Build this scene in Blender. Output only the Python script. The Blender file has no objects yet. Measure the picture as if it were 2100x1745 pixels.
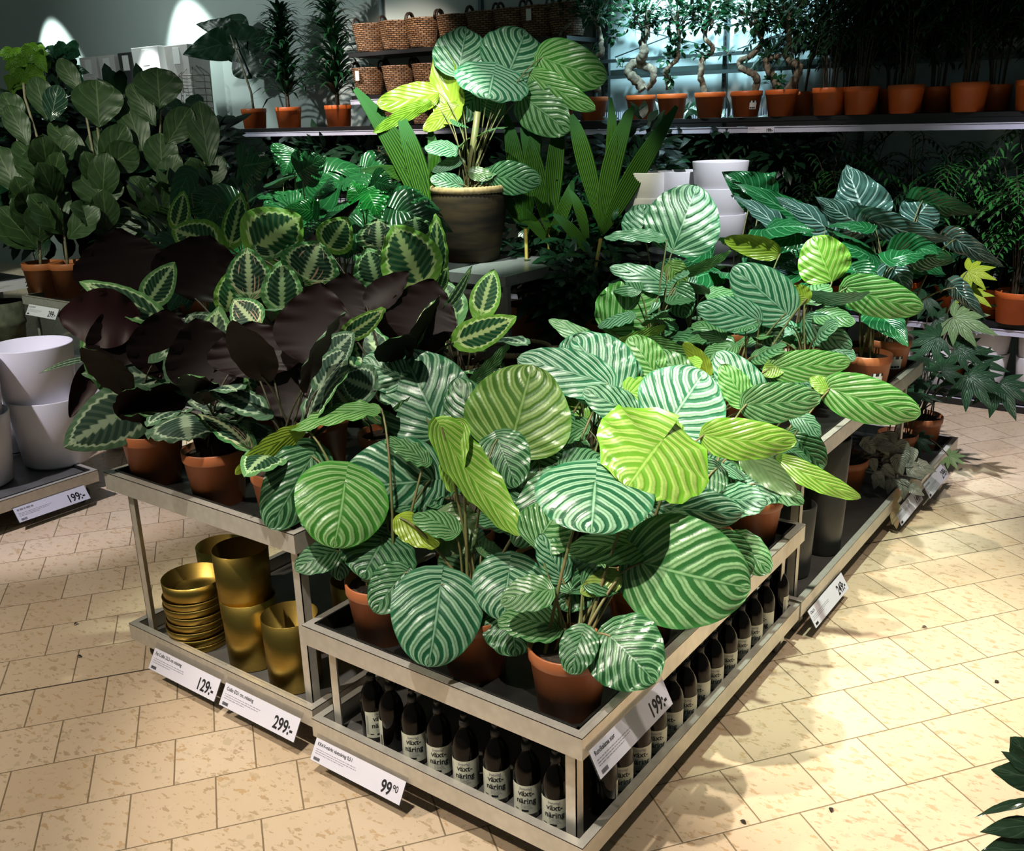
import bpy, bmesh, math, random
from mathutils import Vector, Matrix, Quaternion
R=math.radians; PI=math.pi
V=Vector
scene=bpy.context.scene
col=scene.collection
# ---------------------------------------------------------------- camera
CAM=V((1.094,-1.735,2.0)); CR=V((.808,.589,-.026)).normalized(); CD=V((-.567,.765,-.306)).normalized()
CU=CR.cross(CD).normalized(); CR=CD.cross(CU).normalized(); FP=1966.6
cd=bpy.data.cameras.new('camera'); cam=bpy.data.objects.new('camera',cd); col.objects.link(cam)
m=Matrix((CR,CU,-CD)).transposed().to_4x4(); m.translation=CAM; cam.matrix_world=m
cd.sensor_fit='HORIZONTAL'; cd.sensor_width=36; cd.lens=36*FP/2100; cd.clip_start=.05; cd.clip_end=60
scene.camera=cam
# ---------------------------------------------------------------- world, view and lamps
w=bpy.data.worlds.new('world'); scene.world=w; w.use_nodes=True
w.node_tree.nodes['Background'].inputs[0].default_value=(.55,.72,.66,1)
w.node_tree.nodes['Background'].inputs[1].default_value=.10
vs=scene.view_settings; vs.view_transform='Standard'; vs.look='None'; vs.gamma=1; vs.use_curve_mapping=False; vs.exposure=0.15
def spot(loc,aim,power,color,size=40,blend=.5,rad=.05):
    l=bpy.data.lights.new('ceiling_or_added_spot','SPOT'); l.energy=power; l.color=color; l.spot_size=R(size); l.spot_blend=blend; l.shadow_soft_size=rad  # serves ceiling lamps and a few spots added to brighten dim areas
    o=bpy.data.objects.new('ceiling_or_added_spot_light',l); col.objects.link(o); o.location=loc
    o.rotation_euler=(V(aim)-V(loc)).to_track_quat('-Z','Y').to_euler(); return o
WARM=(1,.87,.70); NEU=(1,.93,.80); COOL=(.72,1,.90); CYAN=(.62,.93,1)
spot((-.30,-1.35,4.2),(-.42,.45,.5),560,NEU,44,.5,.04)      # key over the front trolley
spot((1.3,1.6,3.9),(.95,1.4,0),300,WARM,60,.9,.05)
spot((-.15,-1.9,3.9),(.75,2.0,0),1050,(1,.91,.76),34,.55,.03)        # bright floor on the right
spot((.2,1.3,4.0),(-.3,1.8,.9),560,(.85,1,.80),46,.6,.04) # over the right trolley
spot((-2.6,-2.4,3.9),(-1.6,-.3,.0),440,WARM,60,.8,.05)     # left aisle floor
spot((-1.7,1.9,4.0),(-1.7,1.1,1.3),420,(.85,1,.75),30,.7,.04)
spot((-1.8,1.3,3.8),(-2.62,3.08,2.2),360,(.97,1,.88),32,.6,.04)# tall calathea
spot((-4.0,-1.0,3.9),(-4.1,.6,.4),520,(.93,.9,1),34,.6,.05) # white planters
spot((-2.6,2.2,4.0),(-3.5,2.9,1.4),950,(.85,1,.80),48,.6,.05) # monsteras
spot((-2.5,4.2,3.9),(-2.55,5.8,2.3),420,CYAN,44,.8,.05)
spot((-2.75,5.56,3.7),(-2.7,5.80,2.2),520,CYAN,70,.9,.06)
spot((-1.95,5.56,3.7),(-1.95,5.80,2.2),420,CYAN,64,.9,.06)    # wall behind the figs on the shelf
spot((-1.5,3.7,3.9),(-2.0,5.3,1.9),130,(1,.9,.8),46,.7,.05)
spot((-6.6,3.7,3.9),(-6.3,5.2,2.3),300,(1,.9,.8),56,.6,.05)
spot((-9.3,5.3,4.1),(-9.0,5.75,2.2),260,(.85,1,.95),56,.25,.04)
spot((-12.2,5.3,4.1),(-12.0,5.75,2.2),260,(.85,1,.95),56,.25,.04)
spot((-4.6,3.8,3.9),(-5.5,5.3,2.4),330,(1,.85,.7),46,.6,.05)
spot((-.3,2.0,4.0),(-.5,2.9,1.2),620,(.85,1,.97),34,.6,.04)
spot((.7,3.3,3.9),(.1,5.0,.3),520,(.95,.93,1),50,.7,.05)
spot((-4.6,-.6,3.9),(-6.2,2.3,1.5),430,(.95,1,.75),42,.7,.08) # figs from the front
spot((-.6,2.6,4.0),CAM+(CD+CR*.2176+CU*.27)*6.0,420,(.9,.95,1),16,.5,.05)  # added spot, whitens the planter stacks behind the right trolley
spot((-1.0,2.4,3.9),CAM+(CD+CR*.102+CU*.27)*6.2,260,(1,1,.7),15,.6,.05)  # added narrow spot to brighten the tall coconut palm blades
spot((-7.6,1.4,4.3),(-8.2,5.9,3.3),260,(.88,1,.97),84,.9,.1)  # added wide spot that lifts the upper left wall
spot((-2.3,1.6,4.0),CAM+(CD-CR*.149+CU*.235)*5.15,330,(.75,1,.75),11,.5,.03)  # added narrow spot for the one bright split monstera leaf
spot((-8.9,3.7,4.1),(-9.25,5.4,2.45),420,(.95,1,1),16,.5,.03)
# ---------------------------------------------------------------- helpers
def ray(px,py): return (CD*FP+CR*(px-1050)-CU*(py-872.5))/FP
def at(px,py,D): return CAM+ray(px,py)*D
def hz(px,py,z):
    v=ray(px,py); return CAM+v*((z-CAM.z)/v.z)
def hy(px,py,y):
    v=ray(px,py); return CAM+v*((y-CAM.y)/v.y)
def hx(px,py,x):
    v=ray(px,py); return CAM+v*((x-CAM.x)/v.x)
def depth(p): return (V(p)-CAM).dot(CD)
def tag(o,label=None,cat=None,group=None,kind=None):
    if label:o['label']=label
    if cat:o['category']=cat
    if group:o['group']=group
    if kind:o['kind']=kind
    return o
def thing(name,loc,label,cat,group=None,rz=0):
    o=bpy.data.objects.new(name,None); col.objects.link(o); o.location=loc; o.rotation_euler.z=rz; o.empty_display_size=.05
    return tag(o,label,cat,group)
def link(name,me,parent=None,mat=None,loc=None):
    o=bpy.data.objects.new(name,me); col.objects.link(o)
    if parent: o.parent=parent
    if mat and not me.materials: me.materials.append(mat)
    if loc is not None: o.location=loc
    return o
def copy_tree(o,parent=None):
    c=o.copy(); col.objects.link(c)
    if parent:c.parent=parent
    for ch in list(o.children): copy_tree(ch,c)
    return c
def mesh(name,vs_,fs,smooth=False,uv=None):
    me=bpy.data.meshes.new(name); me.from_pydata([tuple(v) for v in vs_],[],fs); me.update()
    if smooth: me.polygons.foreach_set('use_smooth',[True]*len(me.polygons))
    if uv:
        l=me.uv_layers.new(name='UVMap')
        for i,lp in enumerate(me.loops): l.data[i].uv=uv[lp.vertex_index]
    return me
class MB:
    def __init__(s): s.v=[]; s.f=[]; s.uv=[]; s.sm=[]
    def add(s,vs_,fs,uv=None,sm=False):
        n=len(s.v); s.v+=list(vs_); s.f+=[tuple(i+n for i in f) for f in fs]; s.uv+=(uv or [(0,0)]*len(vs_)); s.sm+=[sm]*len(fs)
    def box(s,x0,y0,z0,x1,y1,z1,M=None):
        v=[V((x,y,z)) for x in (x0,x1) for y in (y0,y1) for z in (z0,z1)]
        if M: v=[M@a for a in v]
        s.add(v,[(0,1,3,2),(4,6,7,5),(0,4,5,1),(2,3,7,6),(0,2,6,4),(1,5,7,3)])
    def lathe(s,prof,n=32,c=(0,0,0),sm=True,M=None):
        vs_=[];fs=[];k=len(prof)
        for i in range(n):
            a=2*PI*i/n
            for r,z in prof: vs_.append(V((c[0]+r*math.cos(a),c[1]+r*math.sin(a),c[2]+z)))
        if M: vs_=[M@a for a in vs_]
        for i in range(n):
            j=(i+1)%n
            for q in range(k-1): fs.append((i*k+q,j*k+q,j*k+q+1,i*k+q+1))
        s.add(vs_,fs,sm=sm)
    def disc(s,r,z,n=32,c=(0,0)):
        s.add([V((c[0]+r*math.cos(2*PI*i/n),c[1]+r*math.sin(2*PI*i/n),z)) for i in range(n)],[tuple(range(n))])
    def tube(s,pts,rad,n=6,cap=True):
        pts=[V(p) for p in pts]; vs_=[];fs=[]
        if not isinstance(rad,(list,tuple)): rad=[rad]*len(pts)
        up=V((0,0,1)); prev=None
        for i,p in enumerate(pts):
            d=(pts[min(i+1,len(pts)-1)]-pts[max(i-1,0)])
            if d.length<1e-7: d=V((0,0,1))
            d.normalize()
            if prev is None:
                a=d.orthogonal().normalized()
            else:
                a=prev-d*prev.dot(d); a=a.normalized() if a.length>1e-6 else d.orthogonal().normalized()
            prev=a; b=d.cross(a)
            for k in range(n):
                t=2*PI*k/n; vs_.append(p+(a*math.cos(t)+b*math.sin(t))*rad[i])
        for i in range(len(pts)-1):
            for k in range(n):
                k2=(k+1)%n; fs.append((i*n+k,i*n+k2,(i+1)*n+k2,(i+1)*n+k))
        if cap: fs+= [tuple(range(n))[::-1], tuple((len(pts)-1)*n+k for k in range(n))]
        s.add(vs_,fs,sm=True)
    def build(s,name,mat,parent=None,kind=None,bevel=0,off=None):
        me=bpy.data.meshes.new(name)
        vv=[tuple(v-off) if off is not None else tuple(v) for v in s.v]
        me.from_pydata(vv,[],s.f); me.update(); me.polygons.foreach_set('use_smooth',s.sm)
        l=me.uv_layers.new(name='UVMap'); idx=[0]*len(me.loops); me.loops.foreach_get('vertex_index',idx)
        l.data.foreach_set('uv',[c for i in idx for c in s.uv[i]])
        if isinstance(mat,(list,tuple)):
            for m_ in mat: me.materials.append(m_)
        else: me.materials.append(mat)
        o=link(name,me,parent)
        if bevel:
            b=o.modifiers.new('bevel','BEVEL'); b.width=bevel; b.segments=2; b.limit_method='ANGLE'
        if kind: o['kind']=kind
        return o
def bez(a,b,c,n=8):
    a,b,c=V(a),V(b),V(c); return [a*(1-t)**2+b*2*t*(1-t)+c*t*t for t in [i/n for i in range(n+1)]]
# ---------------------------------------------------------------- materials
def new_mat(name):
    m_=bpy.data.materials.new(name); m_.use_nodes=True; nt=m_.node_tree; nt.nodes.clear()
    o=nt.nodes.new('ShaderNodeOutputMaterial'); b=nt.nodes.new('ShaderNodeBsdfPrincipled'); nt.links.new(b.outputs[0],o.inputs[0])
    return m_,nt,b,o
class NT:
    def __init__(s,nt): s.t=nt
    def n(s,t,**k):
        x=s.t.nodes.new(t)
        for a,b in k.items(): setattr(x,a,b)
        return x
    def l(s,a,b): s.t.links.new(a,b)
    def m(s,op,a,b=None,c=None,clamp=False):
        x=s.n('ShaderNodeMath',operation=op); x.use_clamp=clamp
        for i,q in enumerate((a,b,c)):
            if q is None: continue
            if hasattr(q,'is_linked'): s.l(q,x.inputs[i])
            else: x.inputs[i].default_value=q
        return x.outputs[0]
    def step(s,x,a,b):   # smooth 0..1 between a and b
        q=s.n('ShaderNodeMapRange',interpolation_type='SMOOTHSTEP'); s.l(x,q.inputs[0]); q.inputs[1].default_value=a; q.inputs[2].default_value=b
        return q.outputs[0]
    def mix(s,f,a,b):
        x=s.n('ShaderNodeMix',data_type='RGBA')
        if hasattr(f,'is_linked'): s.l(f,x.inputs[0])
        else: x.inputs[0].default_value=f
        for i,q in ((6,a),(7,b)):
            if hasattr(q,'is_linked'): s.l(q,x.inputs[i])
            else: x.inputs[i].default_value=(*q,1)
        return x.outputs[2]
    def noise(s,scale,detail=2,vec=None,rough=.5):
        x=s.n('ShaderNodeTexNoise'); x.inputs['Scale'].default_value=scale; x.inputs['Detail'].default_value=detail; x.inputs['Roughness'].default_value=rough
        if vec is not None: s.l(vec,x.inputs[0])
        return x.outputs[0]
def plain(name,c,rough=.5,metal=0,var=.15,scale=8,spec=.5,bump=0,c2=None,stretch=None):
    m_,nt,b,o=new_mat(name); t=NT(nt)
    tc=t.n('ShaderNodeTexCoord').outputs['Object']
    if stretch:
        mp=t.n('ShaderNodeMapping'); t.l(tc,mp.inputs[0]); mp.inputs['Scale'].default_value=stretch; tc=mp.outputs[0]
    nz=t.noise(scale,4,tc); f=t.step(nz,.3,.7)
    c2=c2 or tuple(x*(1-var) for x in c)
    t.l(t.mix(f,c,c2),b.inputs['Base Color']); b.inputs['Roughness'].default_value=rough; b.inputs['Metallic'].default_value=metal
    b.inputs['Specular IOR Level'].default_value=spec
    if bump:
        bp=t.n('ShaderNodeBump'); bp.inputs['Strength'].default_value=bump; bp.inputs['Distance'].default_value=.01; t.l(nz,bp.inputs['Height']); t.l(bp.outputs[0],b.inputs['Normal'])
    return m_
def leaf_out(m_,nt,b,o,trans=.22,tcol=None,t=None,colour=None):
    """thin blade: some light passes through"""
    tr=t.n('ShaderNodeBsdfTranslucent'); t.l(colour,tr.inputs[0]); mx=t.n('ShaderNodeMixShader'); mx.inputs[0].default_value=trans
    t.l(b.outputs[0],mx.inputs[1]); t.l(tr.outputs[0],mx.inputs[2]); t.l(mx.outputs[0],o.inputs[0])
def orbi(name,dark,silver,back,N=5.4,rough=.32):
    m_,nt,b,o=new_mat(name); t=NT(nt)
    uv=t.n('ShaderNodeUVMap').outputs[0]; sp=t.n('ShaderNodeSeparateXYZ'); t.l(uv,sp.inputs[0]); u,v=sp.outputs[0],sp.outputs[1]
    ax=t.m('ABSOLUTE',t.m('MULTIPLY_ADD',u,2,-1))
    nz=t.noise(3.2,2,uv); nf=t.noise(42,2,uv)
    q=t.m('ADD',t.m('SUBTRACT',v,t.m('MULTIPLY',t.m('MULTIPLY',t.m('POWER',ax,1.18),.80),t.m('MULTIPLY_ADD',t.step(v,.30,1.0),-.36,1.0))),t.m('MULTIPLY',nz,.09)); q=t.m('ADD',q,t.m('MULTIPLY',nf,.018))
    side=t.m('MULTIPLY',t.m('SIGN',t.m('SUBTRACT',u,.5)),.03); q=t.m('ADD',q,side)
    s1=t.m('SINE',t.m('MULTIPLY',q,2*PI*N)); s2=t.m('SINE',t.m('MULTIPLY',q,2*PI*N*2.0))
    band=t.step(s1,-.42,.18)                                  # 1 = silver
    thin=t.m('MULTIPLY',t.step(s1,.80,.97),.55)
    band=t.m('SUBTRACT',band,thin,clamp=True)
    mid=t.step(ax,.0,.10); band=t.m('MULTIPLY',band,mid)
    edge=t.step(ax,.99,.90); band=t.m('MULTIPLY',band,t.m('ADD',t.m('MULTIPLY',edge,.7),.3))
    fine=t.noise(26,2,uv)
    silv=t.mix(t.m('MULTIPLY',fine,.8),tuple(c*.92 for c in silver),tuple(c*.55 for c in silver))
    dk=t.mix(t.step(ax,.80,1.0),dark,tuple(min(1,c*1.6) for c in dark))
    c=t.mix(band,dk,silv)
    c=t.mix(t.step(ax,.030,.012),c,tuple(c_*.6+.4*d_ for c_,d_ in zip(silver,dark)))
    bk=t.mix(t.m('MULTIPLY',t.step(s1,-.4,.4),.5),back,tuple(c_*.72 for c_ in back))
    geo=t.n('ShaderNodeNewGeometry'); c=t.mix(geo.outputs['Backfacing'],c,bk)
    t.l(c,b.inputs['Base Color']); b.inputs['Roughness'].default_value=rough; b.inputs['Specular IOR Level'].default_value=.45
    bp=t.n('ShaderNodeBump'); bp.inputs['Strength'].default_value=.28; bp.inputs['Distance'].default_value=.004
    t.l(t.m('ADD',s1,t.m('MULTIPLY',s2,.3)),bp.inputs['Height']); t.l(bp.outputs[0],b.inputs['Normal'])
    leaf_out(m_,nt,b,o,.16,t=t,colour=c)
    return m_
def medal(name,dark,ring,edge_c,back,pink=0):
    m_,nt,b,o=new_mat(name); t=NT(nt)
    uv=t.n('ShaderNodeUVMap').outputs[0]; sp=t.n('ShaderNodeSeparateXYZ'); t.l(uv,sp.inputs[0]); u,v=sp.outputs[0],sp.outputs[1]
    ax=t.m('ABSOLUTE',t.m('MULTIPLY_ADD',u,2,-1))
    q=t.m('SUBTRACT',v,t.m('MULTIPLY',ax,.35))
    jag=t.m('PINGPONG',t.m('MULTIPLY',q,11),.5)
    v2=t.m('MULTIPLY_ADD',v,2,-1)
    e=t.m('POWER',t.m('ADD',t.m('POWER',ax,2.6),t.m('POWER',t.m('ABSOLUTE',v2),3.2)),.4)
    e=t.m('ADD',e,t.m('MULTIPLY',jag,-.16)); nz=t.noise(9,2,uv); e=t.m('ADD',e,t.m('MULTIPLY',t.m('SUBTRACT',nz,.5),.12))
    r=t.m('MULTIPLY',t.step(e,.62,.67),t.step(e,.77,.71))
    feather=t.step(t.m('ADD',ax,t.m('MULTIPLY',jag,-.22)),.12,.04)
    outer=t.step(e,.69,.75)
    c=t.mix(outer,dark,edge_c)
    fj=t.m('MULTIPLY',t.step(t.m('SINE',t.m('MULTIPLY',q,2*PI*11)),-.2,.7),.10); c=t.mix(fj,c,ring)
    c=t.mix(feather,c,tuple(x*.75 for x in ring)); c=t.mix(r,c,ring)
    if pink:
        st=t.n('ShaderNodeTexNoise'); mp=t.n('ShaderNodeMapping'); t.l(uv,mp.inputs[0]); mp.inputs['Rotation'].default_value=(0,0,.5); mp.inputs['Scale'].default_value=(14,1.6,1); t.l(mp.outputs[0],st.inputs[0]); st.inputs['Scale'].default_value=1.2
        c=t.mix(t.m('MULTIPLY',t.step(st.outputs[0],.58,.64),pink),c,(.72,.45,.33))
    geo=t.n('ShaderNodeNewGeometry'); c=t.mix(geo.outputs['Backfacing'],c,back)
    t.l(c,b.inputs['Base Color']); b.inputs['Roughness'].default_value=.5; b.inputs['Specular IOR Level'].default_value=.18
    leaf_out(m_,nt,b,o,.06,t=t,colour=c)
    return m_
def veined(name,base,vein,back,N=6,rough=.25,a=.5,trans=.12,vw=.86,spec=.5,bump=.4):
    m_,nt,b,o=new_mat(name); t=NT(nt)
    uv=t.n('ShaderNodeUVMap').outputs[0]; sp=t.n('ShaderNodeSeparateXYZ'); t.l(uv,sp.inputs[0]); u,v=sp.outputs[0],sp.outputs[1]
    ax=t.m('ABSOLUTE',t.m('MULTIPLY_ADD',u,2,-1))
    q=t.m('SUBTRACT',v,t.m('MULTIPLY',ax,a)); s1=t.m('SINE',t.m('MULTIPLY',q,2*PI*N))
    c=t.mix(t.m('MULTIPLY',t.step(s1,vw,1.0),.6),t.mix(t.step(t.noise(4,3,uv),.3,.7),base,tuple(x*.7 for x in base)),vein)
    c=t.mix(t.step(ax,.05,.015),c,vein)
    geo=t.n('ShaderNodeNewGeometry'); c=t.mix(geo.outputs['Backfacing'],c,back)
    t.l(c,b.inputs['Base Color']); b.inputs['Roughness'].default_value=rough; b.inputs['Specular IOR Level'].default_value=spec
    bp=t.n('ShaderNodeBump'); bp.inputs['Strength'].default_value=bump; bp.inputs['Distance'].default_value=.006; t.l(t.m('MULTIPLY',t.m('ABSOLUTE',s1),-1),bp.inputs['Height']); t.l(bp.outputs[0],b.inputs['Normal'])
    leaf_out(m_,nt,b,o,trans,t=t,colour=c)
    return m_
OB={'s':orbi('calathea_silver_leaf',(.012,.085,.035),(.30,.52,.33),(.16,.28,.09)),
    'd':orbi('calathea_deep_leaf',(.010,.060,.018),(.16,.34,.17),(.10,.17,.07)),
    'm':orbi('calathea_green_leaf',(.020,.095,.022),(.23,.41,.19),(.14,.24,.06)),
    'w':orbi('calathea_pale_leaf',(.02,.13,.06),(.42,.64,.46),(.2,.4,.15)),
    'l':orbi('calathea_young_leaf',(.10,.26,.018),(.37,.53,.13),(.25,.36,.035)),
    'o':orbi('calathea_olive_leaf',(.055,.14,.02),(.30,.46,.14),(.2,.3,.06)),
    'b':orbi('calathea_bright_leaf',(.035,.165,.02),(.31,.53,.21),(.2,.38,.03))}
MD={'a':medal('medallion_leaf',(.008,.045,.022),(.42,.62,.32),(.10,.26,.09),(.008,.003,.003)),
    'p':medal('medallion_leaf_pink',(.008,.04,.025),(.58,.74,.42),(.05,.20,.06),(.008,.003,.003),.8),
    'b':medal('medallion_leaf_young',(.010,.075,.03),(.62,.80,.34),(.16,.38,.05),(.012,.004,.003)),
    'g':medal('medallion_leaf_grey',(.02,.05,.035),(.34,.46,.32),(.06,.13,.07),(.02,.006,.008))}
M={}
M['alo']=veined('elephant_ear_leaf',(.010,.10,.028),(.10,.30,.14),(.03,.14,.02),6,.2)
M['alo_silver']=veined('elephant_ear_gloss_leaf',(.06,.14,.115),(.5,.65,.58),(.04,.10,.06),5,.13,spec=1.0,bump=.7)
M['mon']=veined('monstera_leaf',(.012,.085,.025),(.04,.18,.06),(.03,.12,.03),5,.22)
M['mon_b']=veined('monstera_bright_leaf',(.02,.30,.05),(.15,.55,.15),(.05,.25,.04),5,.2)
M['fid']=veined('fiddle_leaf',(.032,.070,.022),(.10,.15,.06),(.055,.085,.03),3,.45,vw=.96,bump=.15)
M['fid_g']=veined('fiddle_gloss_leaf',(.02,.06,.035),(.2,.28,.2),(.03,.06,.025),5,.14,spec=.9)
M['lime']=veined('lime_leaf',(.25,.55,.02),(.5,.75,.1),(.2,.45,.03),4,.4)
M['fat']=veined('aralia_leaf',(.012,.045,.018),(.05,.10,.04),(.05,.10,.04),3,.3)
M['fat_l']=veined('aralia_pale_leaf',(.14,.24,.09),(.3,.42,.2),(.12,.2,.08),3,.35)
M['fat_y']=veined('aralia_young_leaf',(.30,.42,.02),(.5,.6,.1),(.2,.3,.03),3,.35)
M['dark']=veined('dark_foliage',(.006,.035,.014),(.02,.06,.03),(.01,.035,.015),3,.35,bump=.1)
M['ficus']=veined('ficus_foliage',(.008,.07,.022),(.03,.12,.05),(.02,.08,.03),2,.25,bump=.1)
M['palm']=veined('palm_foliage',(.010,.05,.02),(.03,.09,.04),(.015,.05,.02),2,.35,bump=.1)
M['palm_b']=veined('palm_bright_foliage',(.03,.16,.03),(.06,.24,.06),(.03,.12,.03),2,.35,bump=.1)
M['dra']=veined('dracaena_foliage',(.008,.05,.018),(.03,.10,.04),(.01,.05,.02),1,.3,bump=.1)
M['beg']=veined('begonia_leaf',(.20,.20,.17),(.05,.07,.05),(.12,.018,.012),4,.35)
M['zz']=veined('glossy_dark_leaf',(.012,.028,.014),(.03,.05,.03),(.02,.035,.015),2,.15,spec=.8,bump=.1)
def pleat():
    m_,nt,b,o=new_mat('coconut_palm_blade'); t=NT(nt)
    uv=t.n('ShaderNodeUVMap').outputs[0]; sp=t.n('ShaderNodeSeparateXYZ'); t.l(uv,sp.inputs[0])
    s=t.m('SINE',t.m('MULTIPLY',sp.outputs[0],2*PI*9)); c=t.mix(t.step(s,-.3,.9),(.006,.024,.003),(.035,.10,.008))
    c=t.mix(t.step(sp.outputs[1],.55,.95),c,(.03,.10,.03))
    t.l(c,b.inputs['Base Color']); b.inputs['Roughness'].default_value=.7; b.inputs['Specular IOR Level'].default_value=.06; leaf_out(m_,nt,b,o,.05,t=t,colour=c); return m_
M['pleat']=pleat()
M['stalk']=plain('green_stalk',(.10,.13,.04),.5,c2=(.16,.12,.05),scale=20)
M['stalk_d']=plain('dark_stalk',(.035,.04,.02),.5,c2=(.05,.03,.02),scale=20)
M['cane']=plain('pale_cane',(.30,.27,.18),.6,c2=(.17,.15,.10),scale=25)
M['ycane']=plain('yellow_cane',(.28,.30,.05),.5,c2=(.30,.16,.03),scale=14)
M['bark']=plain('grey_bark',(.27,.23,.17),.75,c2=(.09,.07,.05),scale=30,bump=.6)
M['terra']=plain('terracotta_plastic',(.40,.125,.045),.42,var=.25,scale=5)
M['orange']=plain('orange_plastic',(.62,.13,.025),.42,var=.2,scale=5)
M['soil']=plain('potting_soil',(.018,.012,.008),.95,c2=(.04,.028,.018),scale=90,bump=1)
M['white_pot']=plain('white_glazed_ceramic',(.76,.73,.77),.3,var=.03)
M['grey_pot']=plain('grey_ceramic',(.060,.063,.060),.38,var=.15,scale=12)
M['moss_pot']=plain('weathered_grey_pot',(.13,.14,.10),.8,c2=(.06,.065,.05),scale=12)
M['clay_pot']=plain('brown_fired_clay',(.009,.008,.007),.8,spec=.1,c2=(.034,.024,.013),scale=5,stretch=(.6,.6,3.5),bump=.15)
M['rope']=plain('rope_rim',(.36,.25,.12),.7,c2=(.22,.16,.08),scale=40)
def brass():
    m_,nt,b,o=new_mat('brushed_brass'); t=NT(nt); tc=t.n('ShaderNodeTexCoord').outputs['Object']
    mp=t.n('ShaderNodeMapping'); t.l(tc,mp.inputs[0]); mp.inputs['Scale'].default_value=(9,9,220); nz=t.noise(2,3,mp.outputs[0])
    t.l(t.mix(nz,(.46,.32,.075),(.30,.21,.05)),b.inputs['Base Color']); b.inputs['Metallic'].default_value=1; b.inputs['Roughness'].default_value=.36
    b.inputs['Anisotropic'].default_value=.5
    return m_
M['brass']=brass()
def steel(name,c,rough,metal):
    m_,nt,b,o=new_mat(name); t=NT(nt); tc=t.n('ShaderNodeTexCoord').outputs['Object']
    vz=t.n('ShaderNodeTexVoronoi'); vz.inputs['Scale'].default_value=38; t.l(tc,vz.inputs[0])
    nz=t.noise(7,4,tc); f=t.m('ADD',t.m('MULTIPLY',vz.outputs['Distance'],.5),t.m('MULTIPLY',nz,.6))
    t.l(t.mix(f,c,tuple(x*.72 for x in c)),b.inputs['Base Color']); b.inputs['Metallic'].default_value=metal
    t.l(t.m('MULTIPLY_ADD',nz,.25,rough-.1),b.inputs['Roughness']); return m_
M['steel']=steel('galvanised_steel',(.72,.69,.63),.36,.55)
M['steel_g']=steel('pedestal_steel',(.50,.53,.55),.36,.7)
M['liner']=plain('black_tray_liner',(.014,.014,.013),.35,var=.3,scale=20,bump=.3)
M['tray']=plain('steel_tray_floor',(.16,.155,.15),.5,.4,var=.3)
M['rubber']=plain('grey_rubber',(.02,.021,.022),.6)
M['chrome']=plain('caster_metal',(.6,.6,.6),.25,.9)
M['card']=plain('white_card',(.74,.72,.84),.5,var=.02)
M['ink']=plain('black_ink',(.012,.012,.018),.6)
M['ink2']=plain('grey_ink',(.30,.29,.34),.6)
M['sticker']=plain('white_sticker',(.72,.72,.70),.5,var=.03)
M['black']=plain('black_shelf_metal',(.012,.012,.014),.4)
M['rail']=plain('aluminium_price_rail',(.66,.66,.85),.35,.1,var=.2,scale=3)
M['wallp']=plain('painted_wall',(.46,.53,.51),.85,var=.04,scale=1.2)
M['wallc']=plain('pale_back_panel',(.50,.64,.68),.6,var=.04,scale=2)
M['upright']=plain('dark_upright_steel',(.10,.14,.15),.4,.6)
M['stone']=plain('grey_planter',(.55,.52,.50),.7,var=.1)
M['stone_d']=plain('charcoal_planter',(.03,.035,.035),.7)
M['stone_w']=plain('white_planter',(.8,.8,.8),.5,var=.03)
M['wire']=plain('wire_cloche',(.10,.08,.06),.5,.4)
M['bark_o']=plain('brown_inner_base',(.10,.06,.04),.8)
def wicker():
    m_,nt,b,o=new_mat('woven_wicker'); t=NT(nt); tc=t.n('ShaderNodeTexCoord').outputs['UV']
    br=t.n('ShaderNodeTexBrick'); t.l(tc,br.inputs[0]); br.inputs['Scale'].default_value=1; br.inputs['Brick Width'].default_value=.085; br.inputs['Row Height'].default_value=.040; br.inputs['Mortar Size'].default_value=.011; br.inputs['Mortar Smooth'].default_value=1
    br.inputs[1].default_value=(.14,.065,.03,1); br.inputs[2].default_value=(.34,.19,.10,1); br.inputs[3].default_value=(.02,.01,.006,1)
    t.l(br.outputs[0],b.inputs['Base Color']); b.inputs['Roughness'].default_value=.5
    bp=t.n('ShaderNodeBump'); bp.inputs['Strength'].default_value=.9; bp.inputs['Distance'].default_value=.01; t.l(t.m('SUBTRACT',1,br.outputs[1]),bp.inputs['Height']); t.l(bp.outputs[0],b.inputs['Normal']); return m_
M['wicker']=wicker()
def glass_bottle():
    m_,nt,b,o=new_mat('dark_brown_bottle'); b.inputs['Base Color'].default_value=(.004,.003,.0025,1); b.inputs['Roughness'].default_value=.06; b.inputs['Specular IOR Level'].default_value=.22; return m_
M['bottle']=glass_bottle()
M['label']=plain('cream_bottle_label',(.60,.61,.50),.6,var=.03)
def sleeve():
    m_,nt,b,o=new_mat('clear_plastic_sleeve'); t=NT(nt); tr=t.n('ShaderNodeBsdfTransparent'); g=t.n('ShaderNodeBsdfGlossy'); g.inputs['Roughness'].default_value=.12
    mx=t.n('ShaderNodeMixShader'); mx.inputs[0].default_value=.10; t.l(tr.outputs[0],mx.inputs[1]); t.l(g.outputs[0],mx.inputs[2]); t.l(mx.outputs[0],o.inputs[0]); return m_
M['sleeve']=sleeve()
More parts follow.
